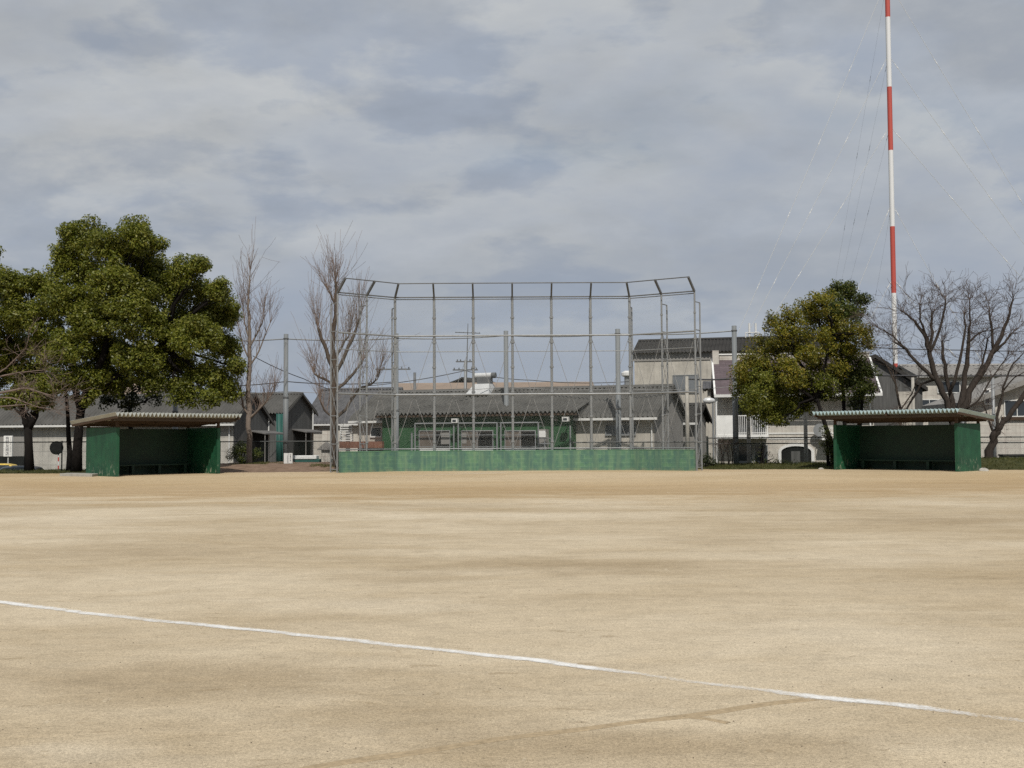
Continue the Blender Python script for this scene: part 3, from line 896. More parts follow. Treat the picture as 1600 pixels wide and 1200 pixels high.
def window(r, fr, px0, py0, px1, py1, ly, frame="white_trim", glass="glass", mull=1, bar=0.06, name="window", hm=0):
    xa, zt = fr.hit(px0, py0, ly); xb, zb = fr.hit(px1, py1, ly)
    f = MB()
    y0, y1 = ly - 0.07, ly + 0.02
    f.box(xa, xb, y0, y1, zt - bar, zt); f.box(xa, xb, y0 - 0.03, y1, zb - bar * 0.3, zb + bar)
    f.box(xa, xa + bar, y0 + 0.003, y1, zb + bar, zt - bar); f.box(xb - bar, xb, y0 + 0.003, y1, zb + bar, zt - bar)
    for i in range(mull):
        x = xa + (xb - xa) * (i + 1) / (mull + 1)
        f.box(x - bar * 0.4, x + bar * 0.4, y0 + 0.006, y1, zb + bar, zt - bar)
    for i in range(hm):
        z = zb + (zt - zb) * (i + 1) / (hm + 1)
        f.box(xa + bar, xb - bar, y0 + 0.012, y1, z - 0.02, z + 0.02)
    fo = f.build(name, frame, r)
    MB().box(xa + bar * 0.5, xb - bar * 0.5, ly - 0.03, ly - 0.012, zb + bar * 0.5, zt - bar * 0.5).build("pane", glass, fo)
    return fo


def pxbox(fr, px0, py0, px1, py1, ly, dep):
    xa, zt = fr.hit(px0, py0, ly); xb, zb = fr.hit(px1, py1, ly)
    return MB().box(xa, xb, ly, ly + dep, zb, zt)


# --- long grey-roofed warehouse behind the clubhouse
o = P(1027, 652, 63)
frM = Fr((o.x, o.y), -22)
zE = frM.hit(1027, 651, 0)[1]
xl = frM.hit(545, 655, 0)[0]
DEP = 7.5
ym, zR = frM.hitx(1053, 603, 0)
DEP = max(6.0, min(9.0, 2 * ym))
wm = gable_house("warehouse", "long low warehouse with grey corrugated roof behind the green clubhouse", frM, xl, 0, DEP, zE, zR, "roof", "cream", gable_mat="clad_light")
window(wm, frM, 946, 663, 994, 680, 0.5, "galv", "glass", 3)
window(wm, frM, 579, 667, 597, 683, 0.5, "white_trim", "glass", 0)
pxbox(frM, 945, 661, 995, 663, 0.28, 0.2).build("window_hood", "clad_light", wm)
xd = frM.hit(1018, 660, 0.4)[0]
MB().tube([(xd - 0.25, 0.02, zE - 0.12), (xd - 0.1, 0.3, zE - 0.3), (xd, 0.4, zE - 0.35), (xd, 0.4, STREET)], 0.045, 8).build("downpipe", "white_trim", wm)
q = pxbox(frM, 530, 690, 597, 700, -0.5, 1.0); q.build("awning", "rust", wm)
lv = MB()
xa, zt = frM.hit(531, 664, 0.30); xb, zb = frM.hit(550, 690, 0.30)
for i in range(7):
    z = zt + (zb - zt) * (i + 0.5) / 7
    lv.box(xa, xb, 0.30, 0.45, z - 0.035, z + 0.035)
lv.box(xa, xa + 0.05, 0.32, 0.46, zb, zt); lv.box(xb - 0.05, xb, 0.32, 0.46, zb, zt)
lv.build("louvre", "white_trim", wm)

# --- clubhouse
YE, YW = -0.85, -0.25
xa0, ze = frM.hit(584, 647.5, YE); xb0 = frM.hit(901, 646, YE)[0]
oc = frM.w(xa0, YE)
ch = root_fr("clubhouse", frM, "dark green clubhouse with three sliding doors behind the backstop", "clubhouse")
xw0 = frM.hit(597.5, 680, YW)[0]; xw1 = frM.hit(893.5, 680, YW)[0]
MB().box(xw0, xw1, YW, 0.495, STREET, ze - 0.1).build("wall", "clubgreen", ch)
sl = (zR - zE) / (DEP / 2)
yj = 1.6; zj = zE + sl * yj + 0.15
crf = MB().corr(xa0, xb0, 0.27, 0.07, [(YE, ze), (yj, zj)], "sine", 6).build("roof", "roof", ch)
mz = lambda y: zE + sl * y + (0.10 if y > 0.1 else -0.1)
for x in (xa0 + 0.12, xb0 - 0.12):
    MB().prism([(0.02, zE - 0.1), (0.02, ze + (zj - ze) * (0.02 - YE) / (yj - YE) - 0.06), (yj, zj - 0.06), (yj, mz(yj) - 0.12)], x - 0.03, x + 0.03, "x").build("verge_infill", "roof", ch)
MB().box(xa0 + 0.05, xb0 - 0.05, YE + 0.10, YE + 0.16, ze - 0.20, ze - 0.07).build("fascia", "wood", ch)
MB().box(xa0 + 0.05, xb0 - 0.05, YE + 0.16, YW, ze - 0.20, ze - 0.17).build("soffit", "wood", ch)
for (a, b_) in ((655, 704), (721, 771.5), (789, 838)):
    w_ = window(ch, frM, a, 672.5, b_, 706, YW, "alu", "glass_brown", 1, 0.05, "sliding_door")
    xa, _ = frM.hit(a, 690, YW); xb, zb = frM.hit(b_, 704, YW); _, zt = frM.hit(b_, 702, YW)
    xm = (xa + xb) / 2
    ztop = frM.hit(a, 674, YW)[1]
    MB().box(xm + 0.06, xb - 0.06, YW - 0.034, YW - 0.031, zb + 0.1, ztop - 0.05).build("open_leaf", "dark", w_)
    for (u, v) in ((a + 3, a + 22),):
        pass
    pxbox(frM, a + 1, 700, b_ - 1, 706, YW - 0.09, 0.02).build("kick_plate", "white_trim", w_)
for (u0, v0, u1, v1) in ((689, 676, 702, 694), (722, 676, 729, 693)):
    pxbox(frM, u0, v0, u1, v1, YW - 0.045, 0.008).build("paper_notice", "clad_light", ch)
for (a, b_) in ((648.5, 709), (716, 776.5), (782.5, 841)):
    yg = YW - 0.75
    xa, zt = frM.hit(a, 662 - (a - 648) * 0.008, yg); xb = frM.hit(b_, 662, yg)[0]
    g = MB()
    for x in (xa, xb):
        g.tube([(x, yg, STREET), (x, yg, zt)], 0.045, 8); g.tube([(x, yg, zt), (x, YW, zt)], 0.03, 6)
        g.tube([(x, yg, zt - 0.2), (x, YW, zt - 0.2)], 0.02, 6)
    g.tube([(xa, yg, zt), (xb, yg, zt)], 0.045, 8)
    for py in (680, 698):
        z = frM.hit(a, py, yg)[1]; g.tube([(xa, yg, z), (xb, yg, z)], 0.022, 6)
    g.build("guard_frame", "galv", ch)
for (u, v) in ((711, 657.5), (884, 655)):
    x, z = frM.hit(u, v, YW - 0.8)
    fl_ = MB().box(x - 0.19, x + 0.19, YW - 0.92, YW - 0.70, z - 0.13, z + 0.13).box(x - 0.03, x + 0.03, YW - 0.70, YW, z - 0.03, z + 0.03).build("floodlight", "white_trim", ch, bevel=0.01)
    MB().box(x - 0.11, x + 0.11, YW - 0.927, YW - 0.923, z - 0.075, z + 0.06).build("lens", "glass", fl_)
for (u, v) in ((655, 658), (868, 656)):
    x, z = frM.hit(u, v, YW - 0.1)
    MB().box(x - 0.06, x + 0.06, YW - 0.12, YW, z - 0.07, z + 0.07).build("junction_box", "concrete", ch)
xa, zt = frM.hit(840.5, 670.5, YW - 0.5); xb = frM.hit(853, 700, YW - 0.5)[0]
cab = MB().box(xa, xb, YW - 0.5, YW, STREET, zt).build("meter_cabinet", "clad_light", ch)
pxbox(frM, 841.5, 673, 852.5, 683, YW - 0.52, 0.018).build("white_sign_plate", "white", cab)
g = MB(); yg = YW - 0.8
xa, zt = frM.hit(841, 685, yg); xb = frM.hit(861, 685, yg)[0]
for x in (xa, (xa + xb) / 2, xb): g.tube([(x, yg, STREET), (x, yg, zt)], 0.03, 6)
for z in (zt, zt - 0.3, zt - 0.7): g.tube([(xa, yg, z), (xb, yg, z)], 0.025, 6)
g.build("side_railing", "galv", ch)
x, z = frM.hit(643.5, 676, YW - 0.3)
MB().tube([(x, YW - 0.3, STREET), (x, YW - 0.3, z)], 0.06, 8).build("vent_pipe", "galv", ch)
x, z = frM.hit(891, 665, YW - 0.08)
MB().tube([(x, YW - 0.08, STREET), (x, YW - 0.08, z)], 0.05, 8).build("downpipe", "galv", ch)

# --- silver ventilator on the warehouse roof ridge
yv = DEP / 2 - 0.25
x, z = frM.hit(757, 592, yv)
vr = empty("roof_ventilator", (*frM.w(x, yv), zR), "shiny silver drum ventilator on the warehouse roof ridge", "ventilator", None, frM.a)
s_ = frM.hit(775, 592, yv)[0] - frM.hit(740, 592, yv)[0]
zt = frM.hit(757, 582.5, yv)[1] - zR; zb = frM.hit(757, 591, yv)[1] - zR
rr_ = (zt - zb) / 2
MB().lathe((0, 0, (zt + zb) / 2), [(rr_, -s_ / 2), (rr_, s_ * 0.32)], 20, "x").build("drum", "silver", vr, smooth=False)
MB().lathe((0, 0, (zt + zb) / 2), [(rr_ * 1.04, s_ * 0.322), (rr_ * 1.04, s_ / 2)], 20, "x").build("end_cover", "galv_dark", vr)
zk = frM.hit(757, 600, yv)[1] - zR; zk0 = frM.hit(757, 616, yv - 0.8)[1] - zR
MB().box(-s_ * 0.28, s_ * 0.30, -0.2, 0.25, zk - 0.02, zb + 0.04).build("neck", "galv_dark", vr)
MB().add([(-s_ * 0.62, -0.85, zk0), (s_ * 0.42, -0.85, zk0), (s_ * 0.42, 0.8, zk0), (-s_ * 0.62, 0.8, zk0), (-s_ * 0.36, -0.35, zk), (s_ * 0.30, -0.35, zk), (s_ * 0.30, 0.35, zk), (-s_ * 0.36, 0.35, zk)],
         [(0, 3, 2, 1), (4, 5, 6, 7), (0, 1, 5, 4), (1, 2, 6, 5), (2, 3, 7, 6), (3, 0, 4, 7)]).build("curb", "galv_pale", vr)

# --- small building behind the warehouse gable
o = frM.w(0.35, DEP + 0.7)
frS = Fr((o.x, o.y), -22)
ys_, zs_ = frS.hitx(1093, 631, 0)
gable_house("shed", "small dark-roofed shed just behind the warehouse gable", frS, -7, 0, 2 * max(2.2, min(4, ys_)), 2.6, zs_, "roof_dark", "clad_light", per=0.2)

# --- left long warehouse A and shed B
o = P(366, 662, 74.5)
frA = Fr((o.x, o.y), -12)
zEA = frA.hit(366, 661, 0)[1]
ya, zRA = frA.hitx(399, 616, 0)
xA = frA.hit(-140, 668, 0)[0]
wa = gable_house("warehouse", "long pale panelled warehouse with dark gable behind the left dugout", frA, xA, 0, 2 * ya, zEA, zRA, "roof", "panel", gable_mat="clad", side=0.3)
x, z = frA.hit(358, 668, 0.4)
MB().tube([(x, 0.42, zEA - 0.15), (x, 0.42, STREET)], 0.05, 8).build("downpipe", "white_trim", wa)
q = pxbox(frA, -40, 672, 37, 713, 0.44, 0.05); q.build("shutter_panel", "clad_light", wa)
pxbox(frA, -40, 713, 37, 733, 0.40, 0.06).build("dark_bay", "dark", wa)
def porch(r, fr, pxa, pxb, py, out, px_door):
    ya_, z1 = fr.hitx(pxa, py, 0); yb_, z2 = fr.hitx(pxb, py + 2, 0)
    MB().prism([(-0.3, z1), (out, z1 - 0.22), (out, z1 - 0.30), (-0.3, z1 - 0.08)], ya_, yb_, "y").build("porch_roof", "clad_mid", r)
    MB().box(-0.24, -0.20, ya_ + 0.25, yb_ - 0.5, STREET, z1 - 0.25).build("doorway", "dark", r)
    for y in (ya_ + 0.1,):
        MB().tube([(out - 0.1, y, STREET), (out - 0.1, y, z1 - 0.28)], 0.03, 6).build("porch_post", "clad_light", r)
porch(wa, frA, 396, 430, 672, 0.9, 410)
y_, z_ = frA.hitx(424, 652, 0.0)
MB().tube([(-0.2, y_, z_), (-0.2, y_, STREET)], 0.05, 6).build("vent_pipe", "white_trim", wa)

o = P(447, 645, 86)
frB = Fr((o.x, o.y), -12)
zEB = frB.hit(447, 645, 0)[1]
yb_, zRB = frB.hitx(473, 615, 0)
wb = gable_house("shed", "dark grey gabled shed with porch left of the bare ginkgo tree", frB, -7, 0, 2 * yb_, zEB, zRB, "roof", "clad", gutter=False, side=0.3, per=0.25, amp=0.05)
porch(wb, frB, 462, 492, 670, 0.9, 470)
y_, z_ = frB.hitx(489, 636, -0.1)
MB().tube([(-0.1, y_, z_), (-0.1, y_, STREET)], 0.06, 6).build("vent_pipe", "white_trim", wb)

# teal tarpaulin hung between the two sheds
a, b_ = P(432, 646, 84), P(449, 722, 84)
tp = MB()
nn = 24
for i in range(nn + 1):
    x = a.x + (b_.x - a.x) * i / nn
    yy = 84 + 0.06 * math.sin(i * 1.3) + 0.03 * math.sin(i * 2.9)
    tp.v += [(x, yy, a.z - 0.05 * abs(math.sin(i * 0.5))), (x, yy + 0.05, STREET + 0.05)]
tp.f += [(2 * i, 2 * i + 1, 2 * i + 3, 2 * i + 2) for i in range(nn)]
tag(tp.build("tarpaulin", "teal", solid=0.02, smooth=True), "teal tarpaulin hanging between the two dark grey gables", "tarpaulin")

# teal storage bin behind the bank
a, b_ = P(458, 712, 70), P(516, 728, 70)
bn = empty("storage_bin", ((a.x + b_.x) / 2, 70.5, STREET), "low teal storage bin with white lid behind the soil bank", "bin")
w2 = (b_.x - a.x) / 2; ht = a.z - STREET
MB().box(-w2, w2, -0.45, 0.45, 0, ht - 0.22).build("tub", "teal", bn, bevel=0.02)
MB().box(-w2 - 0.04, w2 * 0.25, -0.5, 0.5, ht - 0.22, ht).build("lid", "white", bn, bevel=0.03)
MB().box(-w2, -w2 + 0.06, -0.46, -0.452, 0, ht - 0.25).build("rib", "galv", bn)
# little white hut with grey cap left of the ginkgo
a = P(500, 690, 69)
hut = empty("meter_hut", (P(509, 690, 69).x, 69.3, STREET), "tiny cream hut with grey pitched cap behind the left backstop post", "hut")
z1 = P(500, 702, 69).z - STREET; z2 = P(500, 692, 69).z - STREET
MB().box(-0.27, 0.27, -0.3, 0.3, 0, z1).build("wall", "cream2", hut)
MB().prism([(-0.5, z1), (0.0, z2 + 0.05), (0.5, z1), (0.5, z1 - 0.05), (-0.5, z1 - 0.05)], -0.45, 0.45).build("roof", "clad_light", hut)
a, b_ = P(503, 669, 74), P(519, 692, 74)
hw = empty("outbuilding", ((a.x + b_.x) / 2, 74.6, STREET), "narrow cream outbuilding beside the bare ginkgo trunk", "building")
MB().box(a.x - (a.x + b_.x) / 2, 1.2, -0.5, 1.5, 0, a.z - STREET).build("wall", "cream2", hw)
MB().box(a.x - (a.x + b_.x) / 2 - 0.15, 1.35, -0.65, 1.6, a.z - STREET, a.z - STREET + 0.1).build("roof", "roof_dark", hw)

# --- grey tiled house far behind the ginkgo
frC = Fr(P(478, 640, 96).xy, -14)
xr = frC.hit(600, 640, 0)[0]
hc = gable_house("house", "far house with grey tiled roof seen behind the bare ginkgo", frC, -0.5, xr, 9, frC.hit(500, 662, 0)[1], frC.hit(500, 609, 4.5)[1], "tile", "cream2", per=0.3, amp=0.05)
frC2 = Fr(P(120, 636, 100).xy, -5)
hcc = gable_house("house", "pale house glimpsed through the big left tree", frC2, 0, frC2.hit(235, 636, 0)[0], 8, frC2.hit(150, 622, 0)[1], frC2.hit(150, 600, 4)[1], "roof_tan", "cream2", per=0)
window(hcc, frC2, 150, 628, 160, 640, 0.5)

# --- far roofs on the skyline
frT1 = Fr(P(606, 612, 116).xy, -3)
xr = frT1.hit(928, 611, 0)[0]
gable_house("hall", "wide hall with tan roof on the skyline beyond the warehouse", frT1, 0, xr, 11, frT1.hit(700, 613, 0)[1], frT1.hit(760, 599.5, 5.5)[1], "roof_tan", "cream2", per=0.9, amp=0.03, gutter=False)
frT2 = Fr(P(782, 601, 140).xy, 62)
gable_house("house", "tiny dark gabled roof poking above the tan hall", frT2, -6, 0.4, 4.0, frT2.hit(782, 601.5, 0)[1], frT2.hit(788, 596.5, 0)[1] + 0.2, "roof_dark", "tile", per=0, gutter=False)
frT3 = Fr(P(905, 612, 128).xy, -4)
t3 = root_fr("factory", frT3, "far white flat-roofed factory with red band on the skyline", "building")
xr = frT3.hit(1010, 611, 0)[0]; z1 = frT3.hit(940, 605, 0)[1]
MB().box(0, xr, 0, 10, STREET, z1).build("wall", "white_trim", t3)
MB().box(-0.1, xr, -0.06, -0.003, z1 - 0.7, z1 - 0.45).build("red_band", "red_band", t3)
for i in range(9):
    MB().tube([(xr * i / 9, 0.3, z1), (xr * i / 9, 0.3, z1 + 0.35)], 0.05, 5).build("roof_rail", "galv", t3)
x = P(980, 585, 118).x; zt = P(980, 579.5, 118).z
vc = empty("vent_stack", (x, 118, STREET), "white mushroom-capped vent stack left of the tall warehouse", "vent")
MB().tube([(0, 0, 0), (0, 0, zt - STREET - 0.3)], 0.3, 12).build("stack", "galv", vc)
MB().lathe((0, 0, zt - STREET), [(0.35, -0.62), (0.62, -0.5), (0.62, -0.2), (0.3, 0.0)], 14).build("cap", "white_trim", vc)

# --- tall cream warehouse with dark roof
frT = Fr(P(988, 553, 97).xy, -14)
zET = frT.hit(988, 552, 0)[1]
yt = frT.hitx(997, 531, 0)[0]
HT = 4.2
zRT = frT.hit(1100, 530, HT)[1]
xr = frT.hit(1310, 550, 0)[0]
wt = gable_house("warehouse", "tall cream warehouse with dark corrugated roof behind the mauve roofed flats", frT, 0, xr, 2 * HT, zET, zRT, "roof_dark", "cream", per=0.3, amp=0.05, bend=False, side=0.1, gutter=False)
pxbox(frT, 989, 553, 1110, 562, 0.42, 0.07).build("eave_band", "clad_light", wt)
window(wt, frT, 1051, 586, 1092, 614, 0.5, "galv", "pane_grey", 1)
for px in (1171, 1181):
    x, z0 = frT.hit(px, 528, HT); z1 = frT.hit(px, 505, HT)[1]
    MB().tube([(x, HT, zRT - 0.1), (x, HT, z1)], 0.09, 8).build("roof_pole", "white_trim", wt)
q = MB(); x0_, z0 = frT.hit(1165, 520, HT - 0.1); x1_ = frT.hit(1186, 520, HT - 0.1)[0]
q.tube([(x0_, HT - 0.1, z0), (x1_, HT - 0.1, z0)], 0.05, 6).tube([(x0_, HT - 0.1, z0), (x0_, HT - 0.1, zRT)], 0.05, 6).tube([(x1_, HT - 0.1, z0), (x1_, HT - 0.1, zRT)], 0.05, 6)
q.build("roof_rail", "white_trim", wt)

# --- mauve roofed flats
frP = Fr(P(1117, 617, 76).xy, -8)
zEP = frP.hit(1117, 617, 0)[1]
HP = 4.2
zRP = frP.hit(1200, 561, HP)[1]
xP = frP.hit(1377, 613, 0)[0]
YP = 1.5
MT["mauve"] = brick_mat("mauve_shingles", (0.125, 0.096, 0.105), (0.085, 0.065, 0.07), 0.45, 0.14, 0.012, var=0.18)
fp = root_fr("apartment_building", frP, "two storey cream flats with mauve roof and white balcony behind the right trees", "building")
hs = (zRP - zEP) / HP
wz = lambda y: zEP + hs * min(y, 2 * HP - y) - 0.1
MB().prism([(YP, STREET), (2 * HP - 0.6, STREET), (2 * HP - 0.6, wz(0.6)), (HP, wz(HP)), (YP, wz(YP))], 0.25, xP - 0.25, "x").build("wall", "cream2", fp)
rf = MB().add([(x, y, z) for (y, z) in ((0, zEP), (HP, zRP), (2 * HP, zEP)) for x in (0, xP)], [(0, 1, 3, 2), (2, 3, 5, 4)]).build("roof", "mauve", fp, solid=0.08)
for x in (0, xP):
    MB().prism([(-0.05, zEP - 0.18), (-0.05, zEP + 0.09), (HP, zRP + 0.11), (HP, zRP - 0.16)], x - 0.06, x + 0.06, "x").build("rake_board", "white", rf)
MB().box(-0.05, xP + 0.05, -0.17, -0.055, zEP - 0.17, zEP + 0.02).build("gutter", "white_trim", fp)
MB().box(0.15, xP - 0.05, 0.06, YP, zEP - 0.06, zEP - 0.03).build("soffit", "white_trim", fp)
zpar = frP.hit(1200, 554, HP + 0.1)[1]
MB().box(0.5, xP, HP - 0.05, HP + 0.2, zRP - 0.05, zpar).build("ridge_parapet", "cream2", fp)
MB().box(0.4, xP, HP - 0.12, HP + 0.26, zpar, zpar + 0.09).build("parapet_cap", "white", fp)
xc, zc_ = frP.hit(1113, 548, HP - 0.4); xc1 = frP.hit(1123, 548, HP - 0.4)[0]
MB().box(xc, xc1, HP - 0.55, HP + 0.3, zRP - 0.5, zc_).build("chimney", "cream2", fp)
# balcony
xb1 = frP.hit(1201, 683, 0.15)[0]; zs1 = frP.hit(1150, 679, 0.15)[1]; zs0 = frP.hit(1150, 685.5, 0.15)[1]
bl = MB().box(0.0, xb1, 0.15, YP, zs0, zs1).build("balcony", "white", fp)
zt_ = frP.hit(1130, 649, 0.15)[1]; xm_ = frP.hit(1146, 649, 0.15)[0]
MB().box(0.02, xm_, 0.17, 0.24, zs1, zt_).build("parapet_panel", "white", bl)
rl = MB(); rl.box(xm_, xb1 - 0.04, 0.17, 0.23, zt_ - 0.06, zt_); rl.box(xm_, xb1 - 0.04, 0.17, 0.23, zs1 + 0.08, zs1 + 0.13)
nb = 18
for i in range(nb + 1):
    x = xm_ + (xb1 - 0.1 - xm_) * i / nb; w = 0.045 if i in (nb // 2,) else 0.017
    rl.box(x - w, x + w, 0.18, 0.22, zs1, zt_ - 0.06)
rl.box(xb1 - 0.10, xb1 - 0.02, 0.165, 0.235, zs1, zt_ + 0.03)
rl.box(xb1 - 0.09, xb1 - 0.03, 0.24, YP, zt_ - 0.06, zt_)
rl.build("railing", "white", bl)
window(fp, frP, 1150, 627, 1171, 680, YP, "alu", "glass", 0, name="balcony_door")
window(fp, frP, 1174, 627, 1197, 680, YP, "alu", "glass", 0, name="balcony_door")
window(fp, frP, 1232, 628, 1254, 652, YP, "white", "glass", 0, 0.12, hm=1)
window(fp, frP, 1152, 695, 1176, 727, YP, "galv", "glass", 0, name="terrace_door")
window(fp, frP, 1178, 695, 1200, 727, YP, "galv", "glass", 0, name="terrace_door")
window(fp, frP, 1330, 628, 1350, 648, YP, "white", "glass", 0, 0.1)
for (z_a, z_b) in ((684, 686.5), (676, 678.5)):
    xx0, zz0 = frP.hit(1203, z_a, YP - 0.04); zz1 = frP.hit(1203, z_b, YP - 0.04)[1]
    MB().box(xb1 + 0.1, xP - 0.3, YP - 0.04, YP - 0.003, zz1, zz0).build("string_course", "white_trim", fp)
# arched entrance
xa, za = frP.hit(1221, 727, YP - 0.1); xb = frP.hit(1268, 727, YP - 0.1)[0]; zt = frP.hit(1245, 697, YP - 0.1)[1]; zsp = frP.hit(1245, 706, YP - 0.1)[1]
def arch(x0, x1, zs, ztp, n=14):
    c = (x0 + x1) / 2; w = (x1 - x0) / 2
    return [(c + w * math.cos(math.pi * i / n), zs + (ztp - zs) * math.sin(math.pi * i / n)) for i in range(n + 1)]
inner = arch(xa, xb, zsp, zt); outer = arch(xa - 0.2, xb + 0.2, zsp, zt + 0.17)
en = MB()
pi_ = [(xb, STREET)] + inner + [(xa, STREET)]; po = [(xb + 0.2, STREET)] + outer + [(xa - 0.2, STREET)]
nn = len(pi_)
en.v = [(p[0], YP - 0.12, p[1]) for p in pi_] + [(p[0], YP - 0.12, p[1]) for p in po] + [(p[0], YP + 0.0, p[1]) for p in pi_] + [(p[0], YP + 0.0, p[1]) for p in po]
for i in range(nn - 1):
    en.f += [(i, i + 1, nn + i + 1, nn + i), (2 * nn + i, 2 * nn + i + 1, i + 1, i), (nn + i, nn + i + 1, 3 * nn + i + 1, 3 * nn + i)]
eo = en.build("arched_entrance", "white", fp)
MB().prism(pi_, YP - 0.02, YP - 0.006).build("porch_recess", "dark", eo)
xd0, zd = frP.hit(1236, 705, YP - 0.03); xd1 = frP.hit(1250, 705, YP - 0.03)[0]
MB().box(xd0, xd1, YP - 0.05, YP - 0.025, STREET, zd).build("door", "clad", eo)
for px in (1116.5,):
    x, z = frP.hit(px, 640, 0.0)
    MB().tube([(0.15, -0.1, zEP - 0.1), (0.12, 0.1, zEP - 0.4), (0.08, 0.12, zEP - 0.6), (0.08, 0.10, STREET)], 0.06, 8).build("downpipe", "white", fp)
MB().tube([(xP - 0.4, -0.1, zEP - 0.1), (xP - 0.5, YP - 0.1, zEP - 0.6), (xP - 0.5, YP - 0.07, STREET)], 0.06, 8).build("downpipe", "white", fp)
x, z = frP.hit(1281, 672, 0.9)
ds = MB().lathe((x, 0.9, z), [(0.05, 0.10), (0.25, 0.06), (0.42, -0.03), (0.44, -0.04)], 16, "y").build("satellite_dish", "galv", fp)
ds.data.transform(Matrix.Rotation(0, 4, "Z"))
MB().tube([(x, 0.95, z), (x + 0.1, YP, z - 0.1)], 0.03, 6).build("dish_arm", "galv_dark", ds)
rl = MB(); xa, zt = frP.hit(1284, 668, 0.3); xb = frP.hit(1330, 668, 0.3)[0]; zb = frP.hit(1284, 684, 0.3)[1]
rl.box(xa, xb, 0.3, YP, zb - 0.15, zb).box(xa, xb, 0.3, 0.36, zt - 0.06, zt)
for i in range(16): rl.box(xa + (xb - xa) * i / 15 - 0.015, xa + (xb - xa) * i / 15 + 0.015, 0.31, 0.35, zb, zt - 0.06)
rl.build("balcony", "white", fp)


# --- gable-front houses on the right
def gable_front(name, label, fr, xL, xA_, xR, zL, zA, zR_, dep, wall, roof, th=0.22, base=STREET, over=0.4):
    r = root_fr(name, fr, label, "building")
    MB().prism([(xL + 0.3, base), (xR - 0.3, base), (xR - 0.3, zR_ + (zA - zR_) * 0.3 / (xR - xA_) - 0.05), (xA_, zA - 0.05), (xL + 0.3, zL + (zA - zL) * 0.3 / (xA_ - xL) - 0.05)], over, dep).build("wall", wall, r)
    q = MB().prism([(xL, zL), (xA_, zA), (xR, zR_), (xR, zR_ + th), (xA_, zA + th), (xL, zL + th)], 0, dep + 0.3)
    q.build("roof", roof, r)
    return r


fr5 = Fr(P(1372, 560, 84).xy, -6)
xA5, zA5 = fr5.hit(1368, 559, 0); xR5, zR5 = fr5.hit(1450, 611, 0)
h5 = gable_front("house", "dark gabled house squeezed between the flats and the cherry tree", fr5, -3.5, xA5, xR5, zR5 + 0.6, zA5, zR5, 9, "clad", "roof_dark", 0.28)
pxbox(fr5, 1403, 612, 1431, 700, 0.34, 0.05).build("beige_panel", "cream", h5)
fr6 = Fr(P(1432, 586, 92).xy, -2)
xr6 = fr6.hit(1720, 585, 0)[0]
h6 = gable_house("house", "long cream house with grey roof far behind the cherry tree", fr6, 0, xr6, 9, fr6.hit(1470, 586, 0)[1], fr6.hit(1470, 571, 4.5)[1], "clad_light", "cream2", per=0.4, amp=0.05, bend=False)
window(h6, fr6, 1464, 596, 1500, 614, 0.5, "white_trim", "glass", 1)
window(h6, fr6, 1434, 624, 1470, 642, 0.5, "white_trim", "glass", 1)
window(h6, fr6, 1478, 624, 1500, 642, 0.5, "white_trim", "glass", 0)
fr7 = Fr(P(1527, 628, 67).xy, -3)
xA7, zA7 = fr7.hit(1690, 568, 0); xR7, zR7 = fr7.hit(1850, 628, 0)
h7 = gable_front("house", "white gabled house at the right edge behind the leaning tree", fr7, fr7.hit(1508, 636, 0)[0], xA7, xR7, fr7.hit(1508, 636, 0)[1], zA7, zR7, 8, "cream2", "clad_light", 0.3, over=0.7)
window(h7, fr7, 1568, 625, 1650, 651, 0.7, "white_trim", "glass", 3)
pxbox(fr7, 1566, 651.5, 1660, 656, 0.55, 0.14).build("window_sill", "wood", h7)
window(h7, fr7, 1536, 607, 1548, 632, 0.7, "white", "glass", 0, 0.1)
bx = MB()
a, b_ = P(1568, 710, 64.5), P(1640, 728, 64.5)
ac = empty("storage_locker", ((a.x + b_.x) / 2, 64.8, STREET), "low dark storage locker at the right edge below the white house", "locker")
hw2 = (b_.x - a.x) / 2
MB().box(-hw2, hw2, -0.3, 0.3, 0, a.z - STREET - 0.08).build("body", "clad", ac)
MB().box(-hw2 - 0.05, hw2 + 0.05, -0.36, 0.36, a.z - STREET - 0.08, a.z - STREET).build("top", "roof_dark", ac)
# eave of a small dark roof between warehouse and flats
fe = Fr(P(1098, 606, 88).xy, -10)
gable_house("house", "small dark tiled roof tucked between the tall warehouse and the flats", fe, 0, 4.0, 5, fe.hit(1098, 607, 0)[1], fe.hit(1098, 598, 2.5)[1], "tile", "cream", per=0.3, amp=0.05, gutter=False)


# ------------------------------------------------------------------ utility poles, antenna, cables
def catenary(name, pts, r, label, sag=0.2, mat="cable"):
    mb = MB()
    for a, b_ in zip(pts, pts[1:]):
        mb.tube([a.lerp(b_, i / 10) - Vector((0, 0, sag * 4 * (i / 10) * (1 - i / 10))) for i in range(11)], r, 4)
    return tag(mb.build(name, mat), label, "cable", "overhead power cables")


def util_pole(px, pyt, D, r, label, arms=(), base=STREET, mat="concrete", group=None):
    t = P(px, pyt, D)
    o = empty("utility_pole", (t.x, D, base), label, "utility pole", group)
    h = t.z - base
    MB().tube([(0, 0, 0), (0, 0, h)], [r * 1.15, r * 0.85], 10).build("shaft", mat, o, smooth=True)
    for (py, wl_, wr_) in arms:
        z = P(px, py, D).z - base
        ar = MB().box(-wl_, wr_, -0.06, 0.06, z - 0.06, z + 0.06).build("crossarm", "galv_dark", o)
        for x in (-wl_ + 0.15, -wl_ * 0.5, wr_ * 0.5, wr_ - 0.15):
            MB().lathe((x, 0, z + 0.06), [(0.04, 0), (0.07, 0.04), (0.04, 0.08), (0.07, 0.12), (0.03, 0.16)], 8).build("insulator", "galv_dark", ar)
    return o


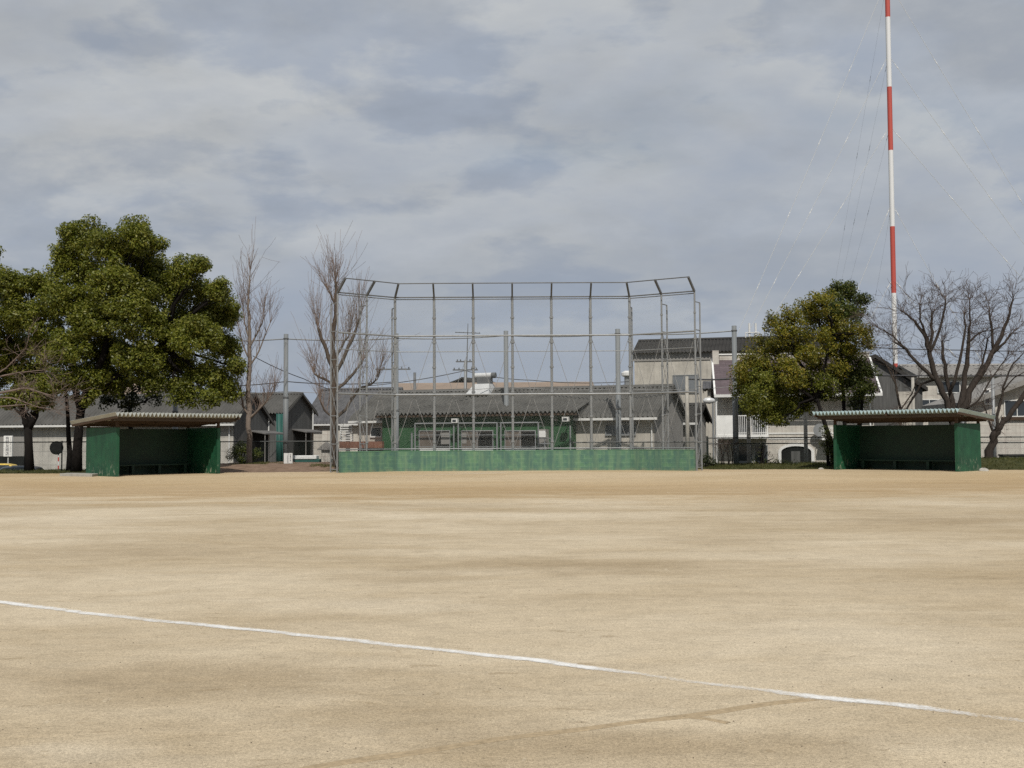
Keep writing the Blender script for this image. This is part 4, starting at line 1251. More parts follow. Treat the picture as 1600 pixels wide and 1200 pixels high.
util_pole(1073, 588, 61.9, 0.11, "weathered concrete pole in front of the warehouse gable", base=-0.1)
util_pole(727, 563, 108, 0.15, "distant utility pole with crossarm left of the silver ventilator", ((578, 1.2, 1.2), (565, 0.9, 0.9)), mat="galv")
util_pole(648, 582, 112, 0.16, "plain grey stub pole rising above the tan hall roof", mat="galv_dark")
util_pole(614, 570, 104, 0.12, "distant utility pole with crossarm near the left net pole", ((577, 1.6, 1.6),), mat="galv")
util_pole(1168.5, 600, 65.5, 0.11, "thin mossy concrete pole in front of the white balcony", group="thin concrete poles before the flats")
util_pole(1257.5, 600, 65.5, 0.11, "thin concrete pole in front of the arched entrance", group="thin concrete poles before the flats")
util_pole(1426, 590, 66, 0.10, "thin pale pole left of the cherry tree trunk", base=STREET)
util_pole(1551, 590, 65, 0.10, "thin pale pole beside the leaning tree at right", base=STREET, mat="galv")
util_pole(1503, 596, 65, 0.08, "slim steel pole rising behind the right dugout roof", base=STREET, mat="galv")
# TV antenna
t = P(732, 508, 82); b0 = P(728, 612, 80)
an = empty("tv_antenna", (b0.x, b0.y, b0.z - 0.5), "slim television antenna mast above the warehouse ridge", "antenna")
top = Vector((t.x - b0.x, t.y - b0.y - 1.0, t.z - b0.z + 0.5))
MB().tube([(0, 0, 0), top * 0.6, top], [0.05, 0.045, 0.025], 6).build("mast", "galv_dark", an)
ae = MB(); c = top * 0.88
ae.tube([c + Vector((-0.9, 0, 0.03)), c + Vector((0.9, 0, -0.05))], 0.03, 5)
for i in range(7):
    q = c + Vector((-0.85 + 0.28 * i, 0, 0.02)); ae.tube([q + Vector((0, -0.3, 0)), q + Vector((0, 0.3, 0))], 0.012, 4)
ae.build("aerial", "galv_dark", an)
catenary("power_cable", [P(300, 602, 74), P(447, 596, 74), P(612, 597, 74)], 0.03, "dark cable passing behind the net pole left of the backstop", 0.15)
catenary("power_cable", [P(395, 556, 80), P(475, 592, 84), P(530, 612, 92)], 0.03, "cable sloping down towards the far tiled house", 0.1)
catenary("power_cable", [P(560, 604, 106), P(727, 579, 106), P(830, 594, 106), P(985, 596, 106)], 0.035, "long thin cable from the distant crossarm pole", 0.2)
catenary("power_cable", [P(1073, 592, 61.9), P(1147, 591.5, 62.0), P(1330, 586, 63)], 0.045, "thick dark cable from concrete pole across the mauve roof", 0.05)
catenary("power_cable", [P(1330, 586, 63), P(1660, 586, 63)], 0.045, "thick dark cable running through the cherry tree branches", 0.05)
catenary("power_cable", [P(1330, 541, 75), P(1500, 547, 75), P(1680, 548, 75)], 0.03, "thin upper cable behind the cherry tree crown", 0.05)
# street lamp by the flats
a = P(1108, 626, 70)
slp = empty("street_lamp", (P(1114, 640, 70).x, 70, STREET), "silver oval street lamp beside the left corner of the flats", "street lamp")
dx = a.x - slp.location.x
MB().tube([(0, 0, 0), (0, 0, a.z - STREET)], 0.06, 8).build("pole", "galv", slp)
MB().lathe((dx, 0, a.z - STREET), [(0.05, -0.38), (0.17, -0.25), (0.2, 0.05), (0.12, 0.3), (0.04, 0.36)], 12, "x").build("lamp_head", "silver", slp, smooth=True)

# ------------------------------------------------------------------ radio mast
DM = 300.0
mb_ = P(1401.5, 690, DM)
mast = empty("radio_mast", (mb_.x, DM, STREET), "very tall red and white guyed radio mast", "radio mast")
bands = [P(1397, y, DM).z - STREET for y in (568, 458, 354, 235, 136, 27, -82)]
zs = [0] + bands
for i in range(len(zs) - 1):
    r = 0.64
    prof = [(r, zs[i]), (r, zs[i + 1])]
    if i == 0: prof = [(0.35, 0.0), (r, 8.0), (r, zs[1])]
    sec = MB().lathe((0, 0, 0), prof, 18)
    sec.build("mast_section", "red" if i % 2 == 0 else "mast_white", mast, smooth=False)
MB().lathe((0, 0, 0), [(1.6, 0), (1.6, 0.6), (0.5, 1.2)], 12).build("mast_base", "concrete", mast)
zat = [P(1392, y, DM).z - STREET for y in (-24, 92, 202, 325, 440)]
dirs = [Vector((-54, 6, 0)), Vector((66, -12, 0)), Vector((-8, 62, 0))]
for di, dv in enumerate(dirs):
    for k, za in enumerate(zat):
        anc = dv * (1.0 if k < 3 else 0.5)
        a = Vector((0, 0, za)) + dv.normalized() * 0.64; e = Vector((anc.x, anc.y, 1.0))
        gw = MB().tube([a.lerp(e, i / 12) - Vector((0, 0, 1.4 * 4 * (i / 12) * (1 - i / 12))) for i in range(13)], 0.05 if di < 2 else 0.016, 4).build("guy_wire", "white_trim" if di < 2 else "wire", mast)
        Lw = (e - a).length; n = int(Lw / 21)
        for j in range(n + 1):
            f = 0.02 + j * 21 / Lw
            if f > 0.95: continue
            c = a.lerp(e, f) - Vector((0, 0, 1.4 * 4 * f * (1 - f))); d = (e - a).normalized()
            q = MB().tube([c - d * 0.95, c - d * 0.5, c, c + d * 0.4, c + d * 0.95], [0.05, 0.11, 0.06, 0.14, 0.05] if di < 2 else [0.02, 0.06, 0.03, 0.07, 0.02], 6)
            q.build("insulator", "white" if di < 2 else "galv_dark", gw)


# ------------------------------------------------------------------ fences
def fence(label, pts, rails, post_every, mat="fence", mesh=True):
    p0 = pts[0]
    r = empty("chain_link_fence", (p0.x, p0.y, 0), label, "fence")
    rel = [p - Vector((p0.x, p0.y, 0)) for p in pts]
    top = max(rails)
    for z in rails:
        MB().tube([p + Vector((0, 0, z)) for p in rel], 0.035, 6).build("rail", mat, r)
    for a, b_ in zip(rel, rel[1:]):
        n = max(1, int((b_ - a).length / post_every))
        for i in range(n + 1):
            q = a.lerp(b_, i / n); gz = ground_z(q.x + p0.x, q.y + p0.y)
            MB().tube([(q.x, q.y, gz - 0.1), (q.x, q.y, top + 0.06)], 0.035, 6).build("post", mat, r)
    if mesh: uv_sheet("mesh_panel", "fence_net", rel, lambda p: max(-0.2, ground_z(p.x + p0.x, p.y + p0.y)), top, r)
    return r


def FP(px, D): return Vector((P(px, 690, D).x, D, 0))
fence("dark chain link fence left of the left dugout", [FP(-160, 60.8), FP(97, 60.8), FP(150, 60.8)], [1.57], 4.2)
fence("dark chain link fence behind the soil bank", [FP(344, 65.6), FP(522, 65.9)], [1.53], 3.4)
fence("dark chain link fence behind the backstop wall", [FP(895, 60.3), FP(1105, 60.8)], [1.40], 4.0)
fence("two railed fence in front of the mauve roofed flats", [FP(1106, 61.2), FP(1300, 61.2)], [1.60, 1.29], 4.2)
fence("two railed fence beside the leaning tree at right", [FP(1520, 61.2), FP(1680, 61.2)], [1.57, 1.27], 3.5)


# ------------------------------------------------------------------ signs
def text_mesh(s, size):
    cu = bpy.data.curves.new("txt", "FONT"); cu.body = s; cu.size = size; cu.align_x = "CENTER"; cu.align_y = "CENTER"; cu.extrude = 0.002
    ob = bpy.data.objects.new("txt", cu); COL.objects.link(ob)
    dg = bpy.context.evaluated_depsgraph_get()
    me = bpy.data.meshes.new_from_object(ob.evaluated_get(dg))
    vs = [tuple(v.co) for v in me.vertices]; fs = [tuple(p.vertices) for p in me.polygons]
    bpy.data.objects.remove(ob); bpy.data.curves.remove(cu); bpy.data.meshes.remove(me)
    return vs, fs


def vert_text(mb, chars, x, ztop, step, size, y):
    for i, c in enumerate(chars):
        vs, fs = text_mesh(c, size)
        if vs:
            mb.add([(v[0] + x, y - v[2], v[1] + ztop - step * (i + 0.5)) for v in vs], fs)


D = 74.0
a, b_ = P(6.5, 681, D), P(19.5, 713.5, D)
sg = empty("shop_sign", ((a.x + b_.x) / 2, D, STREET), "white vertical shop sign board with dark writing on a thin pole", "sign")
w2 = (b_.x - a.x) / 2; zt, zb = a.z - STREET, b_.z - STREET
MB().box(-w2, w2, -0.1, 0.1, zb, zt).build("board", "white", sg, bevel=0.03)
MB().tube([(0.0, 0, 0), (0.0, 0, zb)], 0.03, 8).build("pole", "white_trim", sg)
ltr = MB(); vert_text(ltr, "有野友商店", -0.02, zt - 0.05, (zt - zb - 0.1) / 5, 0.25, -0.103)
ltr.build("lettering", "ink", sg)
ltr = MB()
rr = random.Random(5)
for i in range(13):
    z = zt - 0.1 - i * (zt - zb - 0.2) / 13
    ltr.box(w2 - 0.13, w2 - 0.13 + rr.uniform(0.04, 0.07), -0.106, -0.102, z - 0.03, z - 0.018); ltr.box(w2 - 0.11, w2 - 0.095, -0.106, -0.102, z - 0.06, z - 0.032)
ltr.build("small_lettering", "ink", sg)

D = 62.5
a, b_ = P(443.5, 708, D), P(457, 727, D)
gz = ground_z((a.x + b_.x) / 2, D)
nb_ = empty("notice_board", ((a.x + b_.x) / 2, D, gz), "small white two-panel notice board leaning at the foot of a net pole", "sign")
w2 = (b_.x - a.x) / 2; zt = a.z - gz
for s0, s1 in ((-w2, -0.01), (0.01, w2)):
    MB().box(s0, s1, -0.02, 0.02, 0.02, zt).build("panel", "white_trim", nb_, bevel=0.005)
MB().box(-0.01, 0.01, -0.015, 0.015, 0, zt).build("post", "galv_dark", nb_)
ltr = MB(); vert_text(ltr, "球場利用", w2 * 0.5 + 0.01, zt - 0.06, 0.10, 0.09, -0.023)
ltr.build("lettering", "ink", nb_)
ltr = MB()
for i in range(7): ltr.box(-0.055, -0.03, -0.025, -0.0215, zt - 0.17 - i * 0.06, zt - 0.14 - i * 0.06)
ltr.build("small_lettering", "ink", nb_)

D = 71.0
c = P(88.3, 699.8, D)
mr = empty("traffic_mirror", (P(90.8, 720, D).x, D, STREET), "round traffic mirror seen from its dark back on a red and white pole", "mirror")
ox = c.x - mr.location.x; rm = 10.6 / F * D
MB().lathe((ox, 0, c.z - STREET), [(rm * 0.55, -0.12), (rm * 0.9, -0.08), (rm, -0.03), (rm, 0.03)], 28, "y").build("mirror_shell", "dark", mr, smooth=False)
zt = c.z - STREET - rm * 0.8
pole = MB().tube([(0, 0.06, 0), (0, 0.06, zt + rm)], 0.04, 8).build("pole", "white", mr)
for i in range(4):
    MB().tube([(0, 0.06, i * 0.52), (0, 0.06, i * 0.52 + 0.26)], 0.042, 8).build("red_stripe", "red_band", pole)


# ------------------------------------------------------------------ parked cars in the street
def car(label, loc, rotz, paint):
    r = empty("parked_car", loc, label, "car", "cars parked in the street", rotz)
    prof = [(-2.0, 0.35), (-2.02, 0.62), (-1.9, 0.82), (-1.0, 0.93), (1.55, 0.95), (1.95, 0.88), (2.02, 0.6), (2.0, 0.35)]
    MB().prism(prof, -0.80, 0.80).build("body", paint, r, bevel=0.06)
    cab = [(-1.15, 0.92), (-0.45, 1.36), (-0.1, 1.42), (1.0, 1.42), (1.4, 1.34), (1.85, 0.93)]
    n = len(cab)
    q = MB(); vs = [(x, -0.76 + 0.16 * (z - 0.92) / 0.5, z) for x, z in cab] + [(x, 0.76 - 0.16 * (z - 0.92) / 0.5, z) for x, z in cab]
    q.add(vs, [tuple(range(n)), tuple(range(2 * n - 1, n - 1, -1))] + [(i, i + n, (i + 1) % n + n, (i + 1) % n) for i in range(n)])
    q.build("cabin", paint, r, bevel=0.04)
    MB().add([(-1.08, -0.66, 0.97), (-1.08, 0.66, 0.97), (-0.52, 0.58, 1.33), (-0.52, -0.58, 1.33)], [(0, 1, 2, 3)]).build("windscreen", "glass", r, solid=0.02)
    r.children[-1].location.x = -0.025
    MB().add([(1.80, -0.66, 0.99), (1.80, 0.66, 0.99), (1.45, 0.58, 1.30), (1.45, -0.58, 1.30)], [(0, 1, 2, 3)]).build("rear_window", "glass", r, solid=0.02)
    r.children[-1].location.x = 0.03
    for s in (-1, 1):
        for xa_, xb_, ia, ib in ((-0.85, 0.2, -0.38, 0.2), (0.28, 1.5, 0.28, 1.3)):
            yl, yh = s * 0.765, s * 0.645
            w_ = MB().add([(xa_, yl, 0.98), (xb_, yl, 0.98), (ib, yh, 1.34), (ia, yh, 1.34)], [(0, 1, 2, 3)]).build("side_window", "glass", r, solid=0.01)
            w_.location.y = s * 0.015
        for x in (-1.25, 1.25):
            t_ = MB().lathe((x, s * 0.70, 0.31), [(0.22, -0.10), (0.31, -0.09), (0.31, 0.09), (0.22, 0.10)], 20, "y").build("wheel", "rubber", r)
            MB().lathe((x, s * 0.80, 0.31), [(0.19, -0.01), (0.17, 0.01)], 16, "y").build("rim", "alu", t_)
        MB().box(-2.03, -1.97, s * 0.5 - 0.14, s * 0.5 + 0.14, 0.62, 0.76).build("headlight", "white_trim", r, bevel=0.02)
    return r


car("yellow parked car at the left edge beyond a darker car", (P(-15, 728, 72.0).x, 72.0, STREET), rad(8), "paint_yellow")
car("slate grey parked car behind the left tree trunk", (P(22, 731, 69.6).x, 69.6, STREET - 0.1), rad(4), "paint_slate")

# ------------------------------------------------------------------ small ground things
sl_ = MB()
a = G(93, 744); b_ = G(130, 745)
sl_.prism([(a.x, a.y), (b_.x + 0.4, b_.y), (b_.x + 0.3, b_.y + 1.6), (a.x - 0.1, a.y + 1.2)], -0.05, 0.12, "z")
tag(sl_.build("concrete_slab", "concrete", bevel=0.02), "flat pale concrete slab beside the left dugout wall", "slab")


def rock(label, c, r, seed):
    rr = random.Random(seed); q = MB()
    n, mseg = 9, 6
    prof = []
    for j in range(mseg):
        t = math.pi / 2 * j / (mseg - 1)
        for k in range(n):
            f = rr.uniform(0.8, 1.15); th = 2 * math.pi * k / n
            q.v.append((c.x + r * 1.3 * f * math.cos(t) * math.cos(th), c.y + r * f * math.cos(t) * math.sin(th), c.z - 0.03 + r * 0.85 * f * math.sin(t)))
    for j in range(mseg - 1):
        for k in range(n):
            q.f.append((j * n + k, j * n + (k + 1) % n, (j + 1) * n + (k + 1) % n, (j + 1) * n + k))
    return tag(q.build("rock", "rock"), label, "rock")


rock("pale rounded rock at the corner of the right dugout", G(1537, 736), 0.19, 3)
rock("small pale stone in front of the right flats shrubs", Vector((P(1283, 730, 57.2).x, 57.2, ground_z(P(1283, 730, 57.2).x, 57.2))), 0.13, 8)


# ------------------------------------------------------------------ vegetation
def leaf_mesh(name, clumps, mat, parent, per, size, seed, flat=0.85, up=0.5):
    """clumps: list of (Vector, radius)"""
    g = np.random.default_rng(seed)
    P0 = []; Nn = []
    for c, R in clumps:
        n = max(6, int(per * (R / 0.5) ** 2))
        d = g.normal(size=(n, 3)); d /= np.linalg.norm(d, axis=1)[:, None]
        rr_ = R * (0.35 + 0.65 * g.random(n) ** 0.6)
        pos = np.array(c)[None] + d * rr_[:, None] * np.array([1, 1, flat])
        nn_ = d * 0.6 + g.normal(size=(n, 3)) * 0.55 + np.array([0, -0.1, up])
        nn_ /= np.linalg.norm(nn_, axis=1)[:, None]
        P0.append(pos); Nn.append(nn_)
    P0 = np.concatenate(P0); Nn = np.concatenate(Nn); n = len(P0)
    t = np.cross(Nn, g.normal(size=(n, 3))); t /= np.linalg.norm(t, axis=1)[:, None] + 1e-9
    b = np.cross(Nn, t)
    ln = size * (0.7 + 0.6 * g.random(n)); wd = ln * (0.42 + 0.2 * g.random(n))
    v = np.stack([P0 - t * ln[:, None] / 2, P0 + b * wd[:, None] / 2 + Nn * wd[:, None] * 0.15, P0 + t * ln[:, None] / 2, P0 - b * wd[:, None] / 2 + Nn * wd[:, None] * 0.15], 1).reshape(-1, 3)
    me = bpy.data.meshes.new(name)
    me.vertices.add(4 * n); me.vertices.foreach_set("co", v.astype(np.float32).ravel())
    me.loops.add(4 * n); me.loops.foreach_set("vertex_index", np.arange(4 * n, dtype=np.int32))
    me.polygons.add(n); me.polygons.foreach_set("loop_start", np.arange(0, 4 * n, 4, dtype=np.int32))
    me.polygons.foreach_set("loop_total", np.full(n, 4, dtype=np.int32))
    me.update(calc_edges=True); me.validate()
    me.materials.append(MT[mat])
    o = bpy.data.objects.new(name, me); COL.objects.link(o); o.parent = parent
    return o


def clumps_of(blobs, dens, rmin, rmax, seed, inner=0.0):
    """blobs: (center Vector, R); clumps sit on each blob's shell"""
    rr = random.Random(seed); out = []
    for c, R in blobs:
        n = max(3, int(dens * R * R))
        for _ in range(n):
            d = Vector((rr.gauss(0, 1), rr.gauss(0, 1), rr.gauss(0, 1))).normalized()
            if d.z < -0.3 and rr.random() < 0.45: d.z = -d.z
            k = rr.uniform(0.66, 1.12) if rr.random() > inner else rr.uniform(0.3, 0.7)
            r = rr.uniform(rmin, rmax)
            out.append((c + Vector((d.x, d.y, d.z * 0.9)) * max(0.05, R * k - r * 0.6), r))
    return out


def wob_path(a, b_, n, amp, rr):
    pts = []
    for i in range(n + 1):
        t = i / n; p = a.lerp(b_, t)
        e = amp * math.sin(math.pi * t)
        pts.append(p + Vector((rr.uniform(-e, e), rr.uniform(-e, e), rr.uniform(-e, e) * 0.5)))
    return pts


def pxblobs(lst, D, base, seed):
    rr = random.Random(seed); out = []
    for it in lst:
        px, py, r = it[:3]; dd = it[3] if len(it) > 3 else rr.uniform(-1.6, 1.6)
        R = r / F * D
        out.append((P(px, py, D + dd) - base, R))
    return out


def leafy_tree(name, label, cat, basepx, D, blobs, trunk_pts, tr, mat, leafmat, dens=9, rmin=0.3, rmax=0.55, per=130, size=0.15, seed=1, limbs=True, inner=0.1, group=None, scale=1, low=None):
    bx_ = P(basepx, 700, D).x; bz = ground_z(bx_, D)
    base = Vector((bx_, D, bz))
    r = empty(name, base, label, cat, group)
    rr = random.Random(seed)
    bl = pxblobs(blobs, D, base, seed)
    t = MB()
    for tp in trunk_pts:   # list of polylines in px with radius
        pts = [P(px, py, D + dd) - base for px, py, dd, _ in tp]
        t.tube(pts, [q[3] for q in tp], 9)
    if scale != 1: bl = [(c, R * scale) for c, R in bl]
    forks = [P(tp[-1][0], tp[-1][1], D + tp[-1][2]) - base for tp in trunk_pts]
    if limbs:
        for c, R in bl:
            f = min(forks, key=lambda q: (q - c).length)
            pts = wob_path(f, c, 6, 0.25, rr)
            t.tube(pts, [tr * 0.42 * (1 - 0.8 * i / 6) + 0.01 for i in range(7)], 6)
            for _ in range(5):
                d = Vector((rr.gauss(0, 1), rr.gauss(0, 1), rr.gauss(0.3, 0.8))).normalized() * R * 0.85
                k = rr.randint(3, 6)
                t.tube(wob_path(pts[k], c + d, 4, 0.15, rr), [0.035, 0.028, 0.02, 0.014, 0.008], 4)
    t.build("trunk", mat, r, smooth=True)
    if low:
        zc_l = P(800, low[0], D).z - bz
        lo = [b for b in bl if b[0].z < zc_l]; bl = [b for b in bl if b[0].z >= zc_l]
        leaf_mesh("lower_crown", clumps_of(lo, dens, rmin, rmax, seed + 5, inner), low[1], r, per, size, seed + 6)
    leaf_mesh("crown", clumps_of(bl, dens, rmin, rmax, seed + 1, inner), leafmat, r, per, size, seed + 2)
    return r


# big camphor
leafy_tree("camphor_tree", "largest leafy evergreen tree spreading over the left dugout", "tree", 118, 58.5,
    [(345, 455, 24), (332, 500, 40), (212, 400, 28), (135, 472, 30), (228, 462, 30), (250, 440, 28), (300, 500, 34), (128, 372, 40), (100, 400, 26), (165, 395, 42), (210, 372, 36), (240, 385, 22), (120, 435, 42), (175, 450, 48), (228, 425, 38), (95, 470, 34),
     (290, 425, 32), (312, 412, 18), (265, 460, 40), (315, 462, 34), (345, 495, 28), (362, 478, 14), (200, 500, 50), (140, 505, 45), (255, 520, 46), (308, 530, 42), (350, 545, 32), (368, 575, 20),
     (110, 545, 36), (165, 560, 44), (215, 560, 40), (270, 575, 44), (322, 590, 38), (355, 610, 26), (290, 615, 28), (135, 600, 36), (100, 590, 28), (325, 622, 18), (180, 600, 30), (235, 600, 24)],
    [[(119, 740, 0, 0.31), (121, 700, 0, 0.235), (124, 660, 0.1, 0.21), (128, 630, 0.2, 0.21)], [(128, 632, 0.2, 0.19), (140, 600, 0, 0.2), (160, 560, -0.2, 0.16), (175, 500, 0, 0.12)],
     [(126, 640, 0.2, 0.2), (150, 610, 0.5, 0.18), (200, 575, 0.8, 0.15), (250, 540, 0.5, 0.11)], [(126, 640, 0.2, 0.2), (112, 590, 0.6, 0.14), (120, 520, 0.8, 0.1)]],
    0.26, "bark_dark", "leaf_camphor", dens=27, per=185, size=0.145, seed=21, inner=0.2)
leafy_tree("camphor_tree", "leafy evergreen tree at the left edge with forked dark trunk", "tree", 45, 60.0,
    [(10, 450, 34), (45, 445, 30), (70, 450, 26), (-30, 470, 45), (20, 495, 44), (62, 500, 38), (-20, 530, 45), (30, 545, 40), (75, 550, 34), (0, 580, 36), (45, 590, 34), (78, 600, 26), (40, 622, 26), (68, 628, 20), (15, 625, 20), (-50, 560, 40), (-40, 420, 36), (-25, 400, 26)],
    [[(46, 742, 0, 0.28), (45, 700, 0, 0.21), (44, 668, 0, 0.20)], [(44, 670, 0, 0.2), (37, 645, 0.1, 0.17), (28, 615, 0.3, 0.14), (20, 560, 0.3, 0.1)], [(45, 670, 0, 0.18), (56, 650, 0.1, 0.15), (58, 620, 0.2, 0.13), (60, 560, 0.2, 0.09)]],
    0.26, "bark_dark", "leaf_camphor", dens=26, per=180, size=0.145, seed=31, inner=0.2)
leafy_tree("evergreen_tree", "small dark evergreen hanging just above the left dugout roof", "tree", 205, 62.5,
    [(180, 605, 26), (215, 600, 28), (200, 628, 22), (238, 620, 20), (168, 625, 18), (225, 575, 22)],
    [[(206, 742, 0, 0.16), (205, 690, 0, 0.13), (203, 640, 0, 0.11)]], 0.14, "bark_dark", "leaf_dark", dens=26, rmin=0.25, rmax=0.42, per=120, size=0.13, seed=41)
# second trunk beside the camphor
sec = empty("slender_tree", (P(108, 700, 59.6).x, 59.6, 0.0), "slender dark trunk between the traffic mirror and the big tree", "tree")
base = Vector(sec.location)
t = MB(); t.tube([P(px, py, 59.6) - base for px, py in ((108, 742), (109, 710), (107, 680), (106, 650), (104, 625), (100, 590))], [0.2, 0.15, 0.12, 0.1, 0.09, 0.06], 8)
t.build("trunk", "bark_dark", sec, smooth=True)
leaf_mesh("crown", clumps_of(pxblobs([(98, 600, 20), (112, 580, 20), (90, 570, 18), (118, 622, 14)], 59.6, base, 5), 14, 0.25, 0.4, 6), "leaf_camphor", sec, 110, 0.15, 7)

# right golden-green tree and its darker neighbour
leafy_tree("evergreen_tree", "golden green spreading tree left of the right dugout roof", "tree", 1302, 59.5,
    [(1285, 470, 18), (1262, 485, 17), (1235, 500, 17), (1207, 507, 14), (1225, 520, 15), (1250, 525, 18), (1275, 500, 18), (1285, 530, 16), (1190, 545, 18), (1215, 548, 18), (1245, 550, 16), (1170, 570, 17), (1195, 575, 17),
     (1160, 585, 15), (1158, 610, 14), (1172, 640, 14), (1195, 650, 14), (1250, 640, 14), (1240, 590, 16), (1265, 555, 16), (1310, 580, 14), (1300, 500, 16), (1230, 575, 16), (1165, 600, 16), (1185, 605, 22), (1210, 610, 24), (1235, 620, 24), (1205, 635, 22), (1180, 625, 18), (1225, 645, 16), (1215, 655, 10), (1260, 600, 20), (1285, 600, 18), (1278, 618, 14), (1300, 615, 12), (1275, 575, 18), (1300, 555, 16), (1260, 625, 10), (1320, 520, 18), (1345, 520, 14), (1355, 540, 12), (1330, 545, 14)],
    [[(1305, 735, 0, 0.15), (1298, 690, 0, 0.12), (1285, 650, 0, 0.105), (1275, 620, 0, 0.09)], [(1276, 622, 0, 0.11), (1262, 585, -0.2, 0.09), (1245, 560, 0, 0.07)], [(1280, 630, 0, 0.10), (1240, 600, 0.3, 0.07), (1215, 575, 0.3, 0.06)], [(1276, 622, 0, 0.1), (1290, 570, 0.2, 0.08), (1298, 520, 0.2, 0.06)]],
    0.13, "bark_dark", "leaf_gold", dens=60, rmin=0.2, rmax=0.38, per=110, size=0.12, seed=51, inner=0.25, scale=1.5, low=(602, "leaf_camphor"))
leafy_tree("evergreen_tree", "taller dark green tree with several stems behind the right dugout", "tree", 1335, 61.0,
    [(1310, 462, 20), (1330, 458, 16), (1345, 470, 13), (1305, 490, 22), (1325, 495, 18), (1340, 490, 14), (1310, 525, 20), (1335, 570, 20), (1350, 585, 18), (1325, 600, 22), (1350, 610, 18), (1310, 580, 18), (1340, 625, 14), (1320, 550, 16), (1300, 545, 14)],
    [[(1322, 735, 0, 0.13), (1321, 690, 0, 0.11), (1318, 620, 0, 0.1), (1314, 550, 0, 0.08), (1315, 500, 0, 0.05)], [(1345, 735, 0.3, 0.11), (1343, 680, 0.3, 0.09), (1347, 630, 0.2, 0.08), (1345, 590, 0.2, 0.06)]],
    0.10, "bark_dark", "leaf_shrub", dens=55, rmin=0.22, rmax=0.4, per=110, size=0.13, seed=61, inner=0.2, scale=1.3)


def shrub(label, px, D, blobs, leafmat, seed, per=120, size=0.09, dens=90, name="shrub", rmin=0.19, rmax=0.33, stems=6):
    bx_ = P(px, 700, D).x; base = Vector((bx_, D, ground_z(bx_, D)))
    r = empty(name, base, label, "shrub"); rr = random.Random(seed)
    bl = pxblobs([(b[0], b[1], b[2], rr.uniform(-0.3, 0.3)) for b in blobs], D, base, seed)
    t = MB()
    for c, R in bl:
        for _ in range(2): t.tube(wob_path(Vector((rr.uniform(-0.1, 0.1), rr.uniform(-0.1, 0.1), -0.05)), c + Vector((0, 0, R * 0.4)), 4, 0.06, rr), [0.03, 0.025, 0.02, 0.015, 0.008], 5)
    t.build("stem", "bark_dark", r)
    leaf_mesh("foliage", clumps_of(bl, dens, rmin, rmax, seed, 0.2), leafmat, r, per, size, seed)
    return r


shrub("rounded dark shrub behind the foot of the left bare ginkgo", 378, 63.6, [(368, 706, 13), (385, 704, 13), (400, 709, 11), (376, 697, 9), (362, 714, 8), (393, 717, 9), (377, 718, 9)], "leaf_shrub", 71)
shrub("young leafy shrub against the left wall of the right dugout", 1294, 59.0, [(1292, 680, 8), (1298, 690, 10), (1288, 695, 8), (1295, 704, 9), (1299, 715, 7), (1290, 672, 5)], "leaf_shrub", 72)
shrub("loose upright shrub before the terrace doors of the flats", 1190, 60.6, [(1192, 695, 8), (1200, 708, 8), (1186, 712, 8), (1210, 718, 7), (1178, 720, 6), (1196, 720, 6), (1190, 684, 5)], "leaf_shrub", 73, per=50, dens=22, rmin=0.12, rmax=0.22)
shrub("low dark shrub at the right end of the low green wall", 1103, 60.2, [(1104, 715, 9), (1112, 722, 8), (1098, 722, 7), (1118, 726, 6)], "leaf_dark", 74)
shrub("low dark hedge clump beside the arched entrance", 1222, 60.8, [(1214, 722, 6), (1226, 724, 6), (1240, 726, 5), (1204, 725, 5)], "leaf_dark", 75)
shrub("dark low hedge under the forked left trunk", 40, 60.6, [(8, 741, 6), (22, 740, 6), (36, 740, 6), (52, 740, 6), (66, 740, 5), (80, 741, 5), (-8, 741, 6), (-25, 740, 6)], "leaf_dark", 76)


# --- bare trees
def grow(mb, p, d, Lg, r, lev, rr, up, spread, nch, curve=0.12, minr=0.007):
    n = 4
    pts, rs = [p], [r]
    for i in range(n):
        d = (d + Vector((rr.gauss(0, curve), rr.gauss(0, curve), rr.gauss(0, curve) + up))).normalized()
        p = p + d * Lg / n
        pts.append(p); rs.append(max(minr, r * (1 - 0.75 * (i + 1) / n)))
    mb.tube(pts, rs, 5 if r > 0.03 else 4 if r > 0.016 else 3)
    if lev <= 0: return
    for k in range(nch):
        i = rr.randint(1, n)
        q = pts[i]; dd = (pts[i] - pts[i - 1]).normalized()
        nd = (dd + Vector((rr.gauss(0, spread), rr.gauss(0, spread), rr.gauss(0, spread) * 0.7))).normalized()
        grow(mb, q, nd, Lg * rr.uniform(0.5, 0.8), max(minr, rs[i] * rr.uniform(0.45, 0.7)), lev - 1, rr, up, spread, nch, curve, minr)


